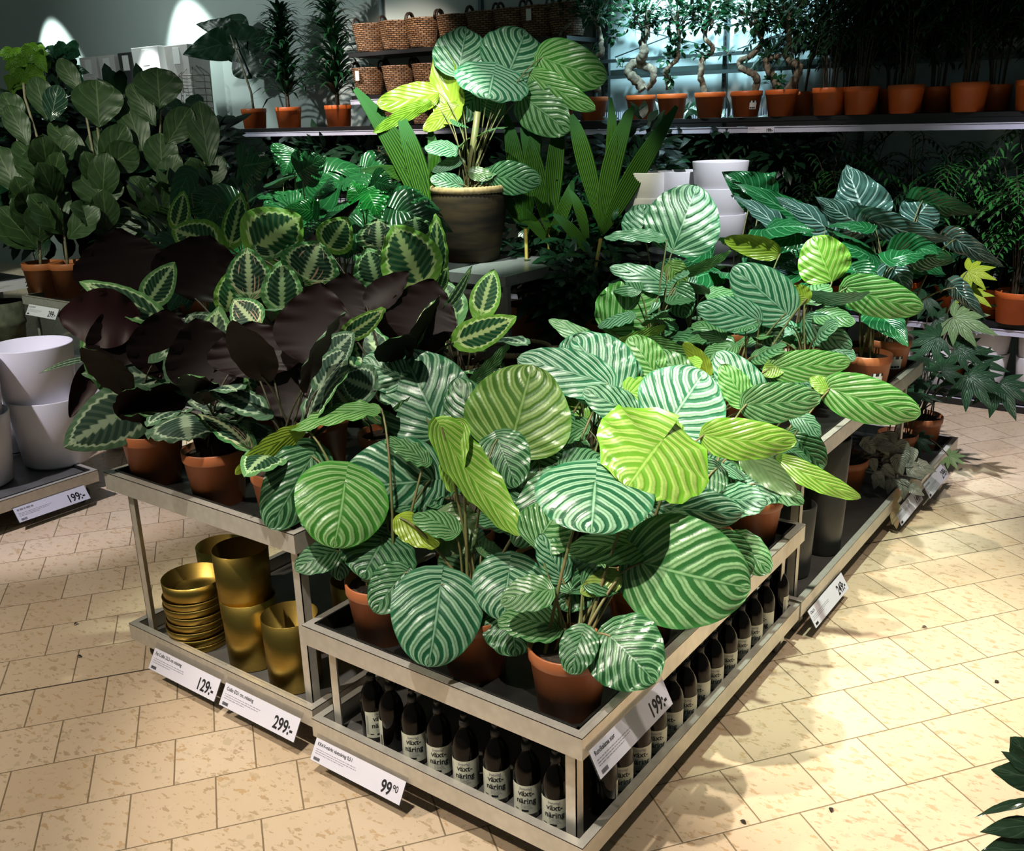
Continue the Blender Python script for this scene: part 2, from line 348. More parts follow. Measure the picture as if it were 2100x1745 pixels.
def floor_mat():
    m_,nt,b,o=new_mat('speckled_floor_tile'); t=NT(nt); tc=t.n('ShaderNodeTexCoord').outputs['Object']
    def dot(vx,vy,k):
        mp=t.n('ShaderNodeVectorMath',operation='DOT_PRODUCT'); t.l(tc,mp.inputs[0]); mp.inputs[1].default_value=(vx,vy,0); return t.m('ADD',mp.outputs['Value'],k)
    ux,uy=.596,.803; p,q=.2563,.2520; O=(-2.011,.017)
    a=t.m('DIVIDE',dot(ux,uy,-(ux*O[0]+uy*O[1])),p); bb=t.m('DIVIDE',dot(uy,-ux,-(uy*O[0]-ux*O[1])),q)
    row=t.m('FLOOR',bb); par=t.m('FLOORED_MODULO',row,2); off=t.m('MULTIPLY',t.m('SUBTRACT',1,par),.5)
    a2=t.m('ADD',a,off); da=t.m('ABSOLUTE',t.m('SUBTRACT',a2,t.m('ROUND',a2))); db=t.m('ABSOLUTE',t.m('SUBTRACT',bb,t.m('ROUND',bb)))
    g=t.m('MINIMUM',da,db); joint=t.step(g,.013,.006)
    exp_=t.step(t.m('ABSOLUTE',bb),.022,.012)
    tid=t.m('ADD',t.m('MULTIPLY',t.m('FLOOR',a2),3.17),t.m('MULTIPLY',row,7.31)); wn=t.n('ShaderNodeTexWhiteNoise',noise_dimensions='1D'); t.l(tid,wn.inputs['W'])
    off3=t.n('ShaderNodeVectorMath',operation='ADD'); t.l(tc,off3.inputs[0]); sc=t.n('ShaderNodeVectorMath',operation='SCALE'); t.l(wn.outputs['Color'],sc.inputs[0]); sc.inputs['Scale'].default_value=9; t.l(sc.outputs[0],off3.inputs[1]); P=off3.outputs[0]
    mp=t.n('ShaderNodeMapping'); t.l(P,mp.inputs[0]); mp.inputs['Rotation'].default_value=(0,0,-.93); mp.inputs['Scale'].default_value=(15,30,15)
    n1=t.noise(1.6,3,mp.outputs[0],.62); n2=t.noise(28,3,P); n3=t.noise(55,2,P)
    fl=t.step(n1,.585,.62); fl2=t.m('MULTIPLY',t.step(n2,.62,.66),.7)
    base=t.mix(wn.outputs['Value'],(.62,.47,.33),(.68,.54,.40)); base=t.mix(t.m('MULTIPLY',n3,.25),base,(.55,.41,.26))
    fc=t.mix(t.step(t.noise(5,1,P),.35,.65),(.34,.23,.13),(.47,.28,.12))
    c=t.mix(t.m('MULTIPLY',fl,.62),base,fc); c=t.mix(fl2,c,(.50,.39,.26)); c=t.mix(joint,c,(.22,.16,.10)); c=t.mix(exp_,c,(.07,.05,.035))
    t.l(c,b.inputs['Base Color']); t.l(t.m('MULTIPLY_ADD',n2,.1,.24),b.inputs['Roughness']); b.inputs['Specular IOR Level'].default_value=.4
    bp=t.n('ShaderNodeBump'); bp.inputs['Strength'].default_value=.35; bp.inputs['Distance'].default_value=.003; t.l(t.m('SUBTRACT',1,joint),bp.inputs['Height']); t.l(bp.outputs[0],b.inputs['Normal'])
    return m_
# ---------------------------------------------------------------- setting
def struct(name,mb,mat): o=mb.build(name,mat); o['kind']='structure'; return o
mb=MB(); mb.box(-17,-5,-.1,4,6.1,0); struct('floor',mb,floor_mat())
mb=MB(); mb.box(-17,5.9,0,4,6.05,4.6); struct('wall_back',mb,M['wallp'])
mb=MB(); mb.box(-17.1,-5,0,-16.9,6,4.6); struct('wall_left',mb,M['wallp'])
# ---------------------------------------------------------------- trolleys
def angle_leg(x,y,sx,sy,z0,z1,s=.034,t=.003):
    b=MB(); x0,x1=sorted((x,x+sx*s)); b.box(x0,min(y,y+sy*t),z0,x1,max(y,y+sy*t),z1); y0,y1=sorted((y,y+sy*s)); b.box(min(x,x+sx*t),y0,z0,max(x,x+sx*t),y1,z1); return b
def tray(W,D,z,t=.067,lip=.026):
    b=MB(); k=.003
    b.box(0,0,z-t,W,k,z);b.box(0,D-k,z-t,W,D,z);b.box(0,k,z-t,k,D-k,z);b.box(W-k,k,z-t,W,D-k,z)
    b.box(0,0,z-.003,W,lip,z+.001);b.box(0,D-lip,z-.003,W,D,z+.001);b.box(0,lip,z-.003,lip,D-lip,z+.001);b.box(W-lip,lip,z-.003,W,D-lip,z+.001)
    b.box(lip-k,lip-k,z-t+.01,lip,D-lip+k,z);b.box(W-lip,lip-k,z-t+.01,W-lip+k,D-lip+k,z);b.box(lip,lip-k,z-t+.01,W-lip,lip,z);b.box(lip,D-lip,z-t+.01,W-lip,D-lip+k,z)
    return b
def trolley(loc,W,D,levels,label,liner=True,wheels=True,legs=True,mat='steel'):
    r=thing('display_trolley',loc,label,'trolley')
    for i,z in enumerate(levels):
        tr=tray(W,D,z).build('tray',M[mat],r)
        b=MB(); b.box(.024,.024,z-.062,W-.024,D-.024,z-.055); b.build('tray_floor',M['tray'],tr)
        if liner and i==len(levels)-1:
            b=MB(); n=5
            b.box(.03,.03,z-.054,W-.03,D-.03,z-.050)
            for (x0,y0,x1,y1) in ((.028,.028,W-.028,.034),(.028,D-.034,W-.028,D-.028),(.028,.028,.034,D-.028),(W-.034,.028,W-.028,D-.028)): b.box(x0,y0,z-.052,x1,y1,z+.004)
            b.build('liner',M['liner'],r)
    if legs and len(levels)>1:
        i=.05
        for x,sx in ((i,1),(W-i,-1)):
            for y,sy in ((i,1),(D-i,-1)): angle_leg(x,y,sx,sy,levels[0]-.056,levels[-1]-.06).build('leg',M[mat],r)
    if wheels:
        for x in (.05,W-.05):
            for y in (.09,D-.09):
                f=MB(); f.box(x-.03,y-.03,.105,x+.03,y+.03,.112); f.box(x-.022,y-.016,.045,x-.017,y+.02,.106); f.box(x+.017,y-.016,.045,x+.022,y+.02,.106)
                fo=f.build('caster',M['chrome'],r)
                Mx=Matrix.Translation((x,y,.048))@Matrix.Rotation(PI/2,4,'Y')
                wv=MB(); wv.lathe([(.0,-.014),(.028,-.014),(.044,-.011),(.047,-.005),(.047,.005),(.044,.011),(.028,.014),(0,.014)],24,M=Mx); wv.build('wheel',M['rubber'],fo)
    return r
H1,H2,H3=.176,.513,.80
trolley((-1.027,0,0),1.027,1.58,(H1,H2),'low two tier galvanised steel trolley at the front, striped calatheas above and bottles below')
trolley((-2.085,.03,0),1.027,1.58,(H1,H3),'tall two tier galvanised steel trolley holding brass pots, left of the bottle trolley')
trolley((-1.027,1.60,0),1.027,1.57,(H1,H3),'tall two tier galvanised steel trolley with tall grey vases on its lower tray')
trolley((-1.0,3.19,0),1.05,.80,(H1,),'low single tray trolley with aralia pots at the far right end of the display')
trolley((-4.83,-.62,0),1.03,1.57,(H1,),'low single tray trolley stacked with white planters at the left edge')
trolley((-6.26,1.93,0),1.03,1.57,(H1,H3),'tall galvanised trolley under the fiddle leaf figs on the left',wheels=False)
trolley((-5.2,1.98,0),1.03,1.57,(H1,H3),'galvanised trolley with a dark green plant row behind the medallion calatheas')
trolley((-3.2,1.75,0),1.03,1.9,(.45,),'low trolley behind the medallion calatheas that carries the steel pedestal',wheels=False)
trolley((-4.12,1.95,0),.9,1.8,(H1,.70),'two tier trolley filled with monsteras')
trolley((-2.15,1.75,0),1.0,1.6,(H1,.56),'two tier trolley in the dark gap beside the pedestal')
# pedestal table
r=thing('pedestal_table',(-2.31,2.83,0),'small grey steel table with a tall clay pot on its top','table')
W_,D_=-.47,.80
b=MB(); b.box(W_,0,1.035,0,D_,1.10); b.build('table_top',M['steel_g'],r,bevel=.002)
for x in (-.035,W_+.035):
    for y in (.02,D_-.055):
        b=MB(); b.box(x-.017 if x<-.1 else x-.001,y,.39,x+.017 if x<-.1 else x+.033,y+.034,1.036); b.build('leg',M['steel_g'],r)
# ---------------------------------------------------------------- text and price cards
def text_mesh(body,size,font_w=0,align='LEFT',sx=1.0):
    c=bpy.data.curves.new('txt','FONT'); c.body=body; c.size=size; c.align_x=align; c.extrude=.0002; c.offset=font_w
    o=bpy.data.objects.new('txt',c); col.objects.link(o); dg=bpy.context.evaluated_depsgraph_get(); dg.update()
    me=bpy.data.meshes.new_from_object(o.evaluated_get(dg)); bpy.data.objects.remove(o); bpy.data.curves.remove(c)
    if sx!=1: me.transform(Matrix.Diagonal((sx,1,1,1)))
    return me
def price_card(loc,axis,L,H,tilt,title,price,label,sup=None,lines=3,sleeve=True,barcode=True,mir=1):
    """card hangs from a rim; axis 'y' faces -Y, axis 'x' faces +X"""
    if axis=='y': Mx=Matrix((V((1,0,0)),V((0,-math.sin(tilt),-math.cos(tilt)))*-1,V((0,-math.cos(tilt),math.sin(tilt))))).transposed()
    else: Mx=Matrix((V((0,1,0)),V((math.sin(tilt),0,-math.cos(tilt)))*-1,V((math.cos(tilt),0,math.sin(tilt))))).transposed()
    r=thing('price_card',loc,label,'price sign'); r.rotation_euler=Mx.to_euler()
    b=MB(); b.box(0,-H,0,L,0,.0012); c=b.build('card',M['card'],r)
    s=H/.08
    if title: me=text_mesh(title,.0175*s,.0002,sx=.86); me.transform(Matrix.Translation((.014*s,-.022*s,.0016))); link('title',me,c,M['ink'])
    else:
        q=MB(); x=.014*s
        for wd in (.011,.017,.008,.021,.012): q.box(x,-.021*s,.0014,x+wd*s,-.011*s,.0017); x+=(wd+.004)*s
        q.build('title',M['ink2'],c)
    me=text_mesh(price,.060*s,.0013,'RIGHT',.80); me.transform(Matrix.Translation((L-(.050 if sup else .018)*s,-.066*s,.0016))); link('price',me,c,M['ink'])
    if sup:
        me=text_mesh(sup,.032*s,.0003,'LEFT',.82); me.transform(Matrix.Translation((L-.047*s,-.048*s,.0016))); link('price_pence',me,c,M['ink'])
    b=MB(); rnd=random.Random(len(title or price))
    for i in range(lines):
        x=.014*s; y=-.034*s-.0075*s*i; end=L*(.42+rnd.random()*.1)*(1 if i<lines-1 else .7)
        while x<end:
            wd=(.004+rnd.random()*.012)*s; b.box(x,y-.0022*s,.0014,min(x+wd,end),y,.0017); x+=wd+.003*s
    b.build('fine_print',M['ink2'],c)
    if barcode:
        b=MB(); x=.014*s
        for k in range(14): wd=(.0008+.0012*rnd.random())*s; b.box(x,-.074*s,.0014,x+wd,-.063*s,.0017); x+=wd+.0009*s
        b.build('barcode',M['ink'],c)
    if sleeve:
        b=MB(); b.box(-.004,-H-.003,-.0015,L+.004,.055,-.0008); b.build('clear_sleeve',M['sleeve'],r)
    return r
T=R(31)
price_card((-1.905,.018,.133),'y',.39,.078,T,'Fat Collin 22,5 cm mässing','129:-','white price card reading 129, under the brass bowls')
price_card((-1.487,.018,.133),'y',.385,.078,T,'Collin Ø21 cm, mässing','299:-','white price card reading 299, under the brass cylinder pots')
price_card((-1.0,-.008,.118),'y',.385,.070,T,'KRAV-märkt växtnäring 0,5 l','99','white price card reading 99 90, under the front row of bottles',sup='90')
price_card((.008,.019,.468),'x',.395,.077,R(27),'Rundkalatea stor','199:-','white price card reading 199, on the front corner')
price_card((.008,1.655,.113),'x',.405,.074,T,'CALLA','249:-','white price card reading 249, below the tall grey vases')
price_card((.012,2.86,.105),'x',.405,.074,T,None,'149:-','white price card reading 149, below the begonia')
price_card((.056,3.20,.145),'x',.41,.078,T,None,'299:-','white price card reading 299, at the far right low tray')
price_card((-3.795,.452,.116),'x',.40,.083,R(36),None,'199:-','white price card reading 199, under the white planters on the left')
price_card((-6.156,1.925,.742),'y',.42,.084,R(30),None,'299:-','small white price card reading 299, on the trolley rim above the white planters')
# ---------------------------------------------------------------- bottles
def arc_text(body,size,rad,z,ang0,fw=.0003,sx=.9):
    me=text_mesh(body,size,fw,'CENTER',sx)
    for v in me.vertices:
        a=ang0+v.co.x/rad; rr=rad+.0004+v.co.z; v.co=V((rr*math.cos(a),rr*math.sin(a),z+v.co.y))
    return me
def make_bottle():
    r=thing('fertiliser_bottle',(0,0,0),'x','bottle')
    b=MB(); b.lathe([(0,0),(.036,0),(.0395,.004),(.0395,.130),(.0385,.148),(.034,.167),(.025,.185),(.016,.198),(.0135,.206),(.0135,.216),(0,.216)],28); b.build('glass_body',M['bottle'],r)
    b=MB(); b.lathe([(.0135,.208),(.0145,.209),(.0145,.226),(.012,.228),(.006,.229),(.006,.238),(.0105,.239),(.0105,.249),(0,.250)],18); b.build('pump_cap',M['rubber'],r)
    b=MB(); n=22; a0=-1.35; a1=1.35; vs_=[];fs=[]
    for i in range(n+1):
        a=a0+(a1-a0)*i/n
        for z in (.018,.112): vs_.append(V((.0399*math.cos(a),.0399*math.sin(a),z)))
    for i in range(n): fs.append((2*i,2*i+2,2*i+3,2*i+1))
    b.add(vs_,fs,sm=True); lb=b.build('paper_label',M['label'],r)
    me=arc_text('växt-\nnäring',.0245,.0399,.079,-.12,.0004,.95); link('lettering',me,lb,M['ink'])
    me=arc_text('[naturlig]',.0105,.0399,.099,-.15,.0001); link('brand_line',me,lb,M['ink2'])
    b=MB()
    def patch(a,b_,z0,z1):
        k=3; vs_=[];fs=[]
        for i in range(k+1):
            t=a+(b_-a)*i/k
            for z in (z0,z1): vs_.append(V((.0403*math.cos(t),.0403*math.sin(t),z)))
        for i in range(k): fs.append((2*i,2*i+2,2*i+3,2*i+1))
        return vs_,fs
    for a,c_,z0,z1 in [(-.45,.05,.026,.033),(-1.0,-.7,.030,.033)]: b.add(*patch(a,c_,z0,z1))
    for i in range(9): b.add(*patch(1.02+i*.028,1.034+i*.028,.022,.060))
    b.build('label_marks',M['ink'],lb)
    b=MB()
    for i in range(5): b.add(*patch(-.5,.35-.08*(i%3),.036+i*.0042,.0374+i*.0042))
    for i in range(7): b.add(*patch(-1.28+.03*i,-1.27+.03*i,.03,.10))
    b.build('label_small_print',M['ink2'],lb)
    return r
proto_b=make_bottle(); first=True
front=[(771,1518,.6),(808,1540,-2.2),(854,1567,0),(905,1593,0),(958,1623,0),(1021,1645,0),(1083,1675,0),(1141,1705,0)]
ordn=['first','second','third','fourth','fifth','sixth','seventh','eighth','ninth','tenth','eleventh','twelfth','thirteenth','fourteenth']
side=[(1243,1676,2.4),(1270,1636,.35),(1307,1594,.35),(1343,1560,.35),(1375,1520,-.1),(1403,1489,.3),(1434,1458,.0),(1460,1427,.4),(1488,1395,.4),(1517,1364,.35),(1542,1336,.35),(1567,1309,-.15),(1596,1276,1.9)]
def place_bottle(px,py,turn,label,grp,d0):
    global first
    p=hz(px,py,.126); d=V((p.x-CAM.x,p.y-CAM.y,0)).normalized(); p=p+d*.034
    if d0=='s': p.x=min(max(p.x,-.11),-.066)
    o=proto_b if first else copy_tree(proto_b); first=False
    o.location=(p.x,p.y,.1215); ang=math.atan2(-d.y,-d.x) if d0!='f' else math.atan2(-d.y,-d.x)
    o.rotation_euler.z=ang+turn; o['label']=label; o['group']=grp
for i,(px,py,t_) in enumerate(front):
    x='dark plant food bottle, %s from the left in the front row'%ordn[i]
    if i==1: x+=', its label turned away'
    place_bottle(px,py,t_,x,'plant food bottles in the front row','f')
for i,(px,py,t_) in enumerate(side):
    x='dark plant food bottle, %s from the front corner along the right side'%ordn[i]
    if i in(0,12): x+=', label turned aside'
    place_bottle(px,py,t_,x,'plant food bottles along the right side','s')
# ---------------------------------------------------------------- vessels
def vessel(name,loc,prof,mat,label,cat,group=None,rim=None,n=40,rz=0):
    r=thing(name,loc,label,cat,group,rz); b=MB(); b.lathe(prof,n); b.build('body',M[mat],r); return r
def cup(r0,r1,h,t=.004,ir=None):   # open vessel, bottom radius r0, top r1
    return [(0,0),(r0*.96,0),(r0,.004),(r1,h),(r1-t,h),(r0-t,.012),(0,.012)]
TF=.121  # lower tray floor height
def brasspot(p,z,label): return vessel('brass_pot',(p[0],p[1],z),[(0,0),(.088,0),(.092,.004),(.0985,.265),(.0965,.2655),(.0895,.010),(0,.010)],'brass',label,'pot','brass cylinder pots')
bp1=hz(524,1352,.121); bq=hz(608,1396,.121); bk_=hz(452,1116,.386); bw=hz(412,1312,.121); brasspot(bp1,TF,'brass cylinder pot, lower one of the two stacked pots')
brasspot((bp1[0]-.012,bp1[1]),TF+.185,'brass cylinder pot stacked on top of another beside the brass bowls')
brasspot((bq[0],bq[1]),TF,'brass cylinder pot at the right beside the trolley leg')
brasspot((bk_[0],bk_[1]),TF,'brass cylinder pot standing behind the stack of brass bowls')
brasspot((-1.30,.50),TF,'brass cylinder pot in the shadow behind the stacked pair')
for i in range(8):
    z=TF+.050*0+i*.030
    rr=.112
    vessel('brass_bowl',(bw.x+.003*math.sin(i*2.1),bw.y+.003*math.cos(i*1.7),z),[(0,0),(rr*.98,0),(rr,.003),(rr+.001,.012),(rr+.0035,.0285 if i<7 else .062),(rr+.001,.0285 if i<7 else .062),(rr*.97,.006),(0,.006)],'brass','wide shallow brass bowl, %s from the bottom of the stack of bowls'%ordn[i],'bowl','stack of brass bowls')
# white planters on the left trolley
def wplanter(x,y,z,label,r0=.105,r1=.125,h=.27,grp='white planters on the left trolley',mat='white_pot'):
    return vessel('white_planter',(x,y,z),[(0,0),(r0*.86,0),(r0,.02),(r1,h-.004),(r1-.002,h),(r1-.007,h),(r0-.006,.03),(0,.03)],mat,label,'planter',grp)
ZE=.165; b=MB(); b.box(-4.79,-.58,.118,-3.87,.91,ZE-.001); o=b.build('tray_insert',M['tray']); tag(o,'flat grey insert board in the left low trolley under the white planters','board')
pe=hz(122,945,ZE); BG=dict(r0=.185,r1=.222,h=.40)
wplanter(pe.x,pe.y,ZE,'large white planter, lower one of the right hand stack on the left trolley',**BG)
wplanter(pe.x-.05,pe.y-.02,ZE+.295,'large white planter topping the right hand stack, spotlight on its rim',**BG)
wplanter(pe.x-.02,pe.y-.46,ZE,'large white planter, lower one of the stack at the left picture edge',**BG)
wplanter(pe.x-.03,pe.y-.46,ZE+.295,'large white planter, upper one of the stack at the left picture edge',**BG)
wplanter(pe.x-.50,pe.y+.0,ZE,'white planter behind the right hand stack on the left trolley',.18,.21,.38)
for (x,y,l) in ((-4.55,1.55,'nearer'),(-5.05,1.75,'farther')):
    wplanter(x,y,.02,'pale white planter standing on the floor behind the left trolley, %s lower one'%l,.13,.15,.30,'pale planters behind the left trolley'); wplanter(x,y,.25,'pale white planter behind the left trolley, %s upper one'%l,.13,.15,.30,'pale planters behind the left trolley')
# tall grey vases on lower tray of right trolley
def gvase(x,y,z,l,h=.33,r=.088): return vessel('grey_vase',(x,y,z),[(0,0),(r*.8,0),(r*.86,.006),(r*.88,.02),(r,h-.004),(r-.003,h),(r-.008,h),(r*.85,.03),(0,.03)],'grey_pot',l,'vase','tall grey vases')
gvase(-.165,1.93,TF,'tall dark grey vase nearest the front corner of its trolley',.32)
gvase(-.13,2.22,TF,'dark grey vase, lower one of the stacked pair behind the nearest vase',.32); gvase(-.13,2.22,TF+.215,'dark grey vase stacked on top, just under the upper tray',.32)
gvase(-.42,2.0,TF,'dark grey vase in the shadow left of the nearest vase',.32)
# rope rimmed clay pots
def claypot(x,y,z,label,s=1.0,name='clay_pot'):
    r=thing(name,(x,y,z),label,'pot','rope rimmed clay pots'); b=MB()
    b.lathe([(0,0),(.165*s,0),(.18*s,.01),(.205*s,.10*s),(.235*s,.24*s),(.238*s,.36*s),(.232*s,.41*s),(.218*s,.41*s),(.22*s,.30*s),(0,.28*s)],44); b.build('body',M['clay_pot'],r)
    b=MB(); n=56; vs_=[];fs=[];k=8
    for i in range(n*2):
        a=2*PI*i/(n*2); tw=.0022 if i%2 else -.0012
        for j in range(k):
            t=2*PI*j/k; vs_.append(V(((.232*s+(.013*s+tw)*math.cos(t))*math.cos(a),(.232*s+(.013*s+tw)*math.cos(t))*math.sin(a),.415*s+(.020*s+tw)*math.sin(t))))
    for i in range(n*2):
        for j in range(k): i2=(i+1)%(n*2); fs.append((i*k+j,i2*k+j,i2*k+(j+1)%k,i*k+(j+1)%k))
    b.add(vs_,fs,sm=True); b.build('rope_rim',M['rope'],r); return r
# small rope-rimmed pots low behind
for (px,py,D,s,l) in ((960,742,4.9,.62,'small rope rimmed clay pot nearest, behind the striped leaves'),(1062,716,5.5,.80,'rope rimmed clay pot under the pedestal table, right of its leg'),(905,715,5.5,.8,'rope rimmed clay pot in the dark under the pedestal, left of its leg')):
    p=at(px,py,D); claypot(p.x,p.y,p.z-.41*s,l,s)
# grey weathered pots far left
def gondola_left():
    r=thing('wall_shelf_unit',(-6.92,0,0),'low black shelf unit at the left edge with a silver price rail','shelf')
    b=MB(); b.box(-.6,-.6,.78,0,2.40,.82); b.build('shelf_board',M['black'],r)
    b=MB(); b.box(0,-.6,.75,.02,2.40,.83); b.build('price_rail',M['rail'],r)
    b=MB(); b.box(-.6,-.6,.10,0,2.40,.14); b.box(-.02,-.6,0,0,2.40,.10); b.build('base_shelf',M['black'],r)
    b=MB(); b.box(-.63,-.6,0,-.6,2.4,2.4); b.build('back_panel',M['wallc'],r)
gondola_left()
price_card((-6.89,1.98,.825),'x',.42,.075,R(5),None,'299:-','white price card reading 299, on the shelf rail at the left picture edge',sleeve=False)
for i,(y,l) in enumerate(((2.17,'grey weathered pot under the left shelf, the right one'),(1.80,'grey weathered pot under the left shelf, cut by the picture edge'))):
    vessel('weathered_pot',(-7.10,y,.14),[(0,0),(.12,0),(.155,.30),(.165,.31),(.165,.34),(.158,.35),(.17,.5),(.16,.5),(.13,.04),(0,.04)],'moss_pot',l,'pot','weathered pots')
# ---------------------------------------------------------------- back shelving
SY=5.30
r=thing('back_shelving',(0,SY,0),'long black wall shelving with silver price rails along the back wall','shelf')
X0,X1=-3.42,3.2
def shelf_board(x0,x1,z,name='shelf_board',rail=True,dep=.52,th=.035):
    b=MB(); b.box(x0,0,z-th,x1,dep,z); o=b.build(name,M['black'],r)
    if rail:
        q=MB(); q.box(x0,-.018,z-th-.045,x1,0,z-th-.002); q.box(x0,-.024,z-th-.008,x1,0,z-th-.002); q.build('price_rail',M['rail'],o)
shelf_board(X0,X1,1.925); q=MB(); q.box(X0,-.004,1.925,X1,.5,1.953); q.build('black_drip_tray',M['black'],r); shelf_board(X0,X1,.60); shelf_board(X0,X1,.09)
b=MB(); b.box(X0,-.02,0,X1,.0,.045); b.build('kick_plate',M['black'],r)
b=MB(); b.box(X0,.53,0,X1,.55,2.30); b.build('back_panel',M['wallc'],r)
b=MB(); b.box(X0,.53,2.36,X1,.55,3.4); b.build('back_panel',M['wallc'],r)
for x in (-3.38,-2.30,-1.2,-.1,1.0,2.1):
    b=MB(); b.box(x-.018,.49,0,x+.018,.53,3.4); u=b.build('upright',M['upright'],r)
    s_=MB()
    for k in range(60): s_.box(x-.005,.487,.9+k*.04,x+.005,.4905,.922+k*.04)
    s_.build('slots',M['black'],u)
for z in (2.30,2.43): b=MB(); b.box(X0,.47,z-.014,X1,.49,z+.014); b.build('cross_rail',M['upright'],r)
b=MB()
for x in (-3.3,-2.2,-1.1):
    b.tube([V((x,.50,2.46)),V((x+1.0,.50,2.72))],.005); b.tube([V((x,.50,2.72)),V((x+1.0,.50,2.46))],.005)
b.build('wire_brace',M['upright'],r)
b=MB(); 
for i in range(150): b.box(-3.38+i*.02,.47,1.93,-3.374+i*.02,.474,2.02)
b.build('ribbed_guard',M['rail'],r)
# left run of shelving at slightly different height, reaching under the wall planters
r2=thing('back_shelving',(0,SY,0),'left run of the back wall shelving that holds the baskets and dragon trees','shelf')
r=r2
def sb2(x0,x1,z,rail=True): shelf_board(x0,x1,z,rail=rail)
sb2(-5.95,-3.46,2.62,False); sb2(-5.95,-3.46,2.235,True); sb2(-9.2,-3.46,1.953); sb2(-9.2,-3.46,1.3); sb2(-12.5,-9.25,2.0); sb2(-9.2,-3.46,.5)
b=MB(); b.box(-5.95,.50,0,-3.46,.55,3.4); b.build('back_panel',M['wallp'],r2)
for x in (-5.93,-4.7,-3.48): b=MB(); b.box(x-.018,.46,0,x+.018,.50,3.3); b.build('upright',M['upright'],r2)
for z in (2.48,2.75): b=MB(); b.box(-6.6,.47,z-.012,-3.46,.49,z+.012); b.build('cross_rail',M['upright'],r2)
pc=price_card((-1.86,SY-.026,1.886),'y',.20,.042,0,None,'199:-','small white price card reading 199, on the rail of the long back shelf',sleeve=False,lines=2,barcode=False)
# white planters along base shelf, right
for i,x in enumerate((-.72,-.42,-.10,.22,.54)):
    wplanter(x,5.47+.0*i,.09,'white planter on the base shelf, %s from the left, lower one'%ordn[i],.115,.14,.27,'white planters on the base shelf'); wplanter(x,5.47,.24,'white planter on the base shelf, %s from the left, upper one with a dark inside'%ordn[i],.115,.14,.27,'white planters on the base shelf')
# white stacked planters behind the right trolley
for i,(px,py,D,s) in enumerate(((1478,330,6.0,.175),(1400,350,6.25,.16),(1330,352,6.3,.16))):
    p=at(px,py,D)
    for k in range(3 if i==0 else 2):
        wplanter(p.x,p.y,p.z-.27-.16*k,'white planter in the stacks behind the right trolley, %s stack, %s from top'%(ordn[i],ordn[k]),s*.82,s,.27,'white planters behind the right trolley')
b_=thing('planter_plinth',(at(1420,470,6.15).x,at(1420,470,6.15).y,0),'dark plinth under the white planter stacks in the background','plinth')
zt=at(1478,330,6.0).z-.27-.32-.002
q=MB(); q.box(-.75,-.3,0,.55,.35,zt); q.build('block',M['black'],b_)
# baskets
def basket(name,label):
    r=thing(name,(0,0,0),label,'basket'); n=26; prof=[(.118,0),(.130,.05),(.140,.10),(.150,.16),(.160,.215),(.164,.225),(.155,.228),(.148,.20),(.112,.02)]
    b=MB(); vs_=[];fs=[];uv=[]; k=len(prof)
    for i in range(n+1):
        a=2*PI*i/n
        for j,(rr,z) in enumerate(prof): vs_.append(V((rr*math.cos(a),rr*.86*math.sin(a),z))); uv.append((i/n*1.6,z*2.6 if j<6 else .6-z))
    for i in range(n):
        for j in range(k-1): fs.append((i*k+j,(i+1)*k+j,(i+1)*k+j+1,i*k+j+1))
    b.add(vs_,fs,uv,True); b.build('woven_body',M['wicker'],r)
    b=MB(); b.lathe([(0,.01),(.115,.01)],20); b.build('base',M['wicker'],r)
    for s in (-1,1):
        b=MB(); pts=[V((s*.155,.045*math.cos(t),.22+.06*math.sin(t))) for t in [PI*i/8 for i in range(9)]]; b.tube(pts,.010,7); b.build('handle',M['wicker'],r)
    return r
bk=basket('wicker_basket','x'); bk['group']='wicker baskets on the wall shelves'; fb=True
def put_basket(px,y,z,label,s=1.0,tagged=False):
    global fb
    o=bk if fb else copy_tree(bk); fb=False
    p=hy(px,200,y); o.location=(p.x,y,z); o.scale=(s,s,s); o['label']=label
    if tagged:
        q=MB(); q.box(-.022,-.150,.12,.022,-.146,.20); q.build('paper_tag',M['sticker'],o)
for i,px in enumerate((768,822,876,940,1000,1055,1110,1165)):
    put_basket(px,5.47,2.625,'dark wicker basket on the top shelf, %s from the left'%ordn[i],1.12,i==6)
for i,px in enumerate((760,822,884)): put_basket(px,5.47,2.24,'wicker basket on the second shelf, %s from the left'%ordn[i],1.1,i==0)
for i,px in enumerate((812,872,930)): put_basket(px,5.47,1.957,'wicker basket low behind the young lime leaves, %s from the left'%ordn[i],1.0)
put_basket(800,5.40,1.50,'small wicker basket partly hidden behind the palm blade',1.0)
# tall square planters on the far left shelf
def box_planter(x,z,w_,h,mat,label,taper=.8,labels=0):
    r=thing('square_planter',(x,5.55,z),label,'planter','tall square planters'); b=MB(); a,c_=w_/2,w_/2*taper
    v=[V((s*c_,t*c_*.7,0)) for s,t in ((-1,-1),(1,-1),(1,1),(-1,1))]+[V((s*a,t*a*.7,h)) for s,t in ((-1,-1),(1,-1),(1,1),(-1,1))]+[V((s*(a-.02),t*(a-.02)*.7,h)) for s,t in ((-1,-1),(1,-1),(1,1),(-1,1))]+[V((s*(c_-.02),t*(c_-.02)*.7,.04)) for s,t in ((-1,-1),(1,-1),(1,1),(-1,1))]
    fs=[(3,2,1,0)]
    for k in range(3):
        for i in range(4): j=(i+1)%4; fs.append((k*4+i,k*4+j,k*4+4+j,k*4+4+i))
    fs.append((12,13,14,15)); b.add(v,fs); o=b.build('body',M[mat],r,bevel=.004)
    if labels:
        q=MB()
        q.box(-.06,-a*.7-.004,h-.20,.06,-a*.7+.004,h-.03); q.build('product_tag',M['sticker'],r)
    return r
zs=2.0
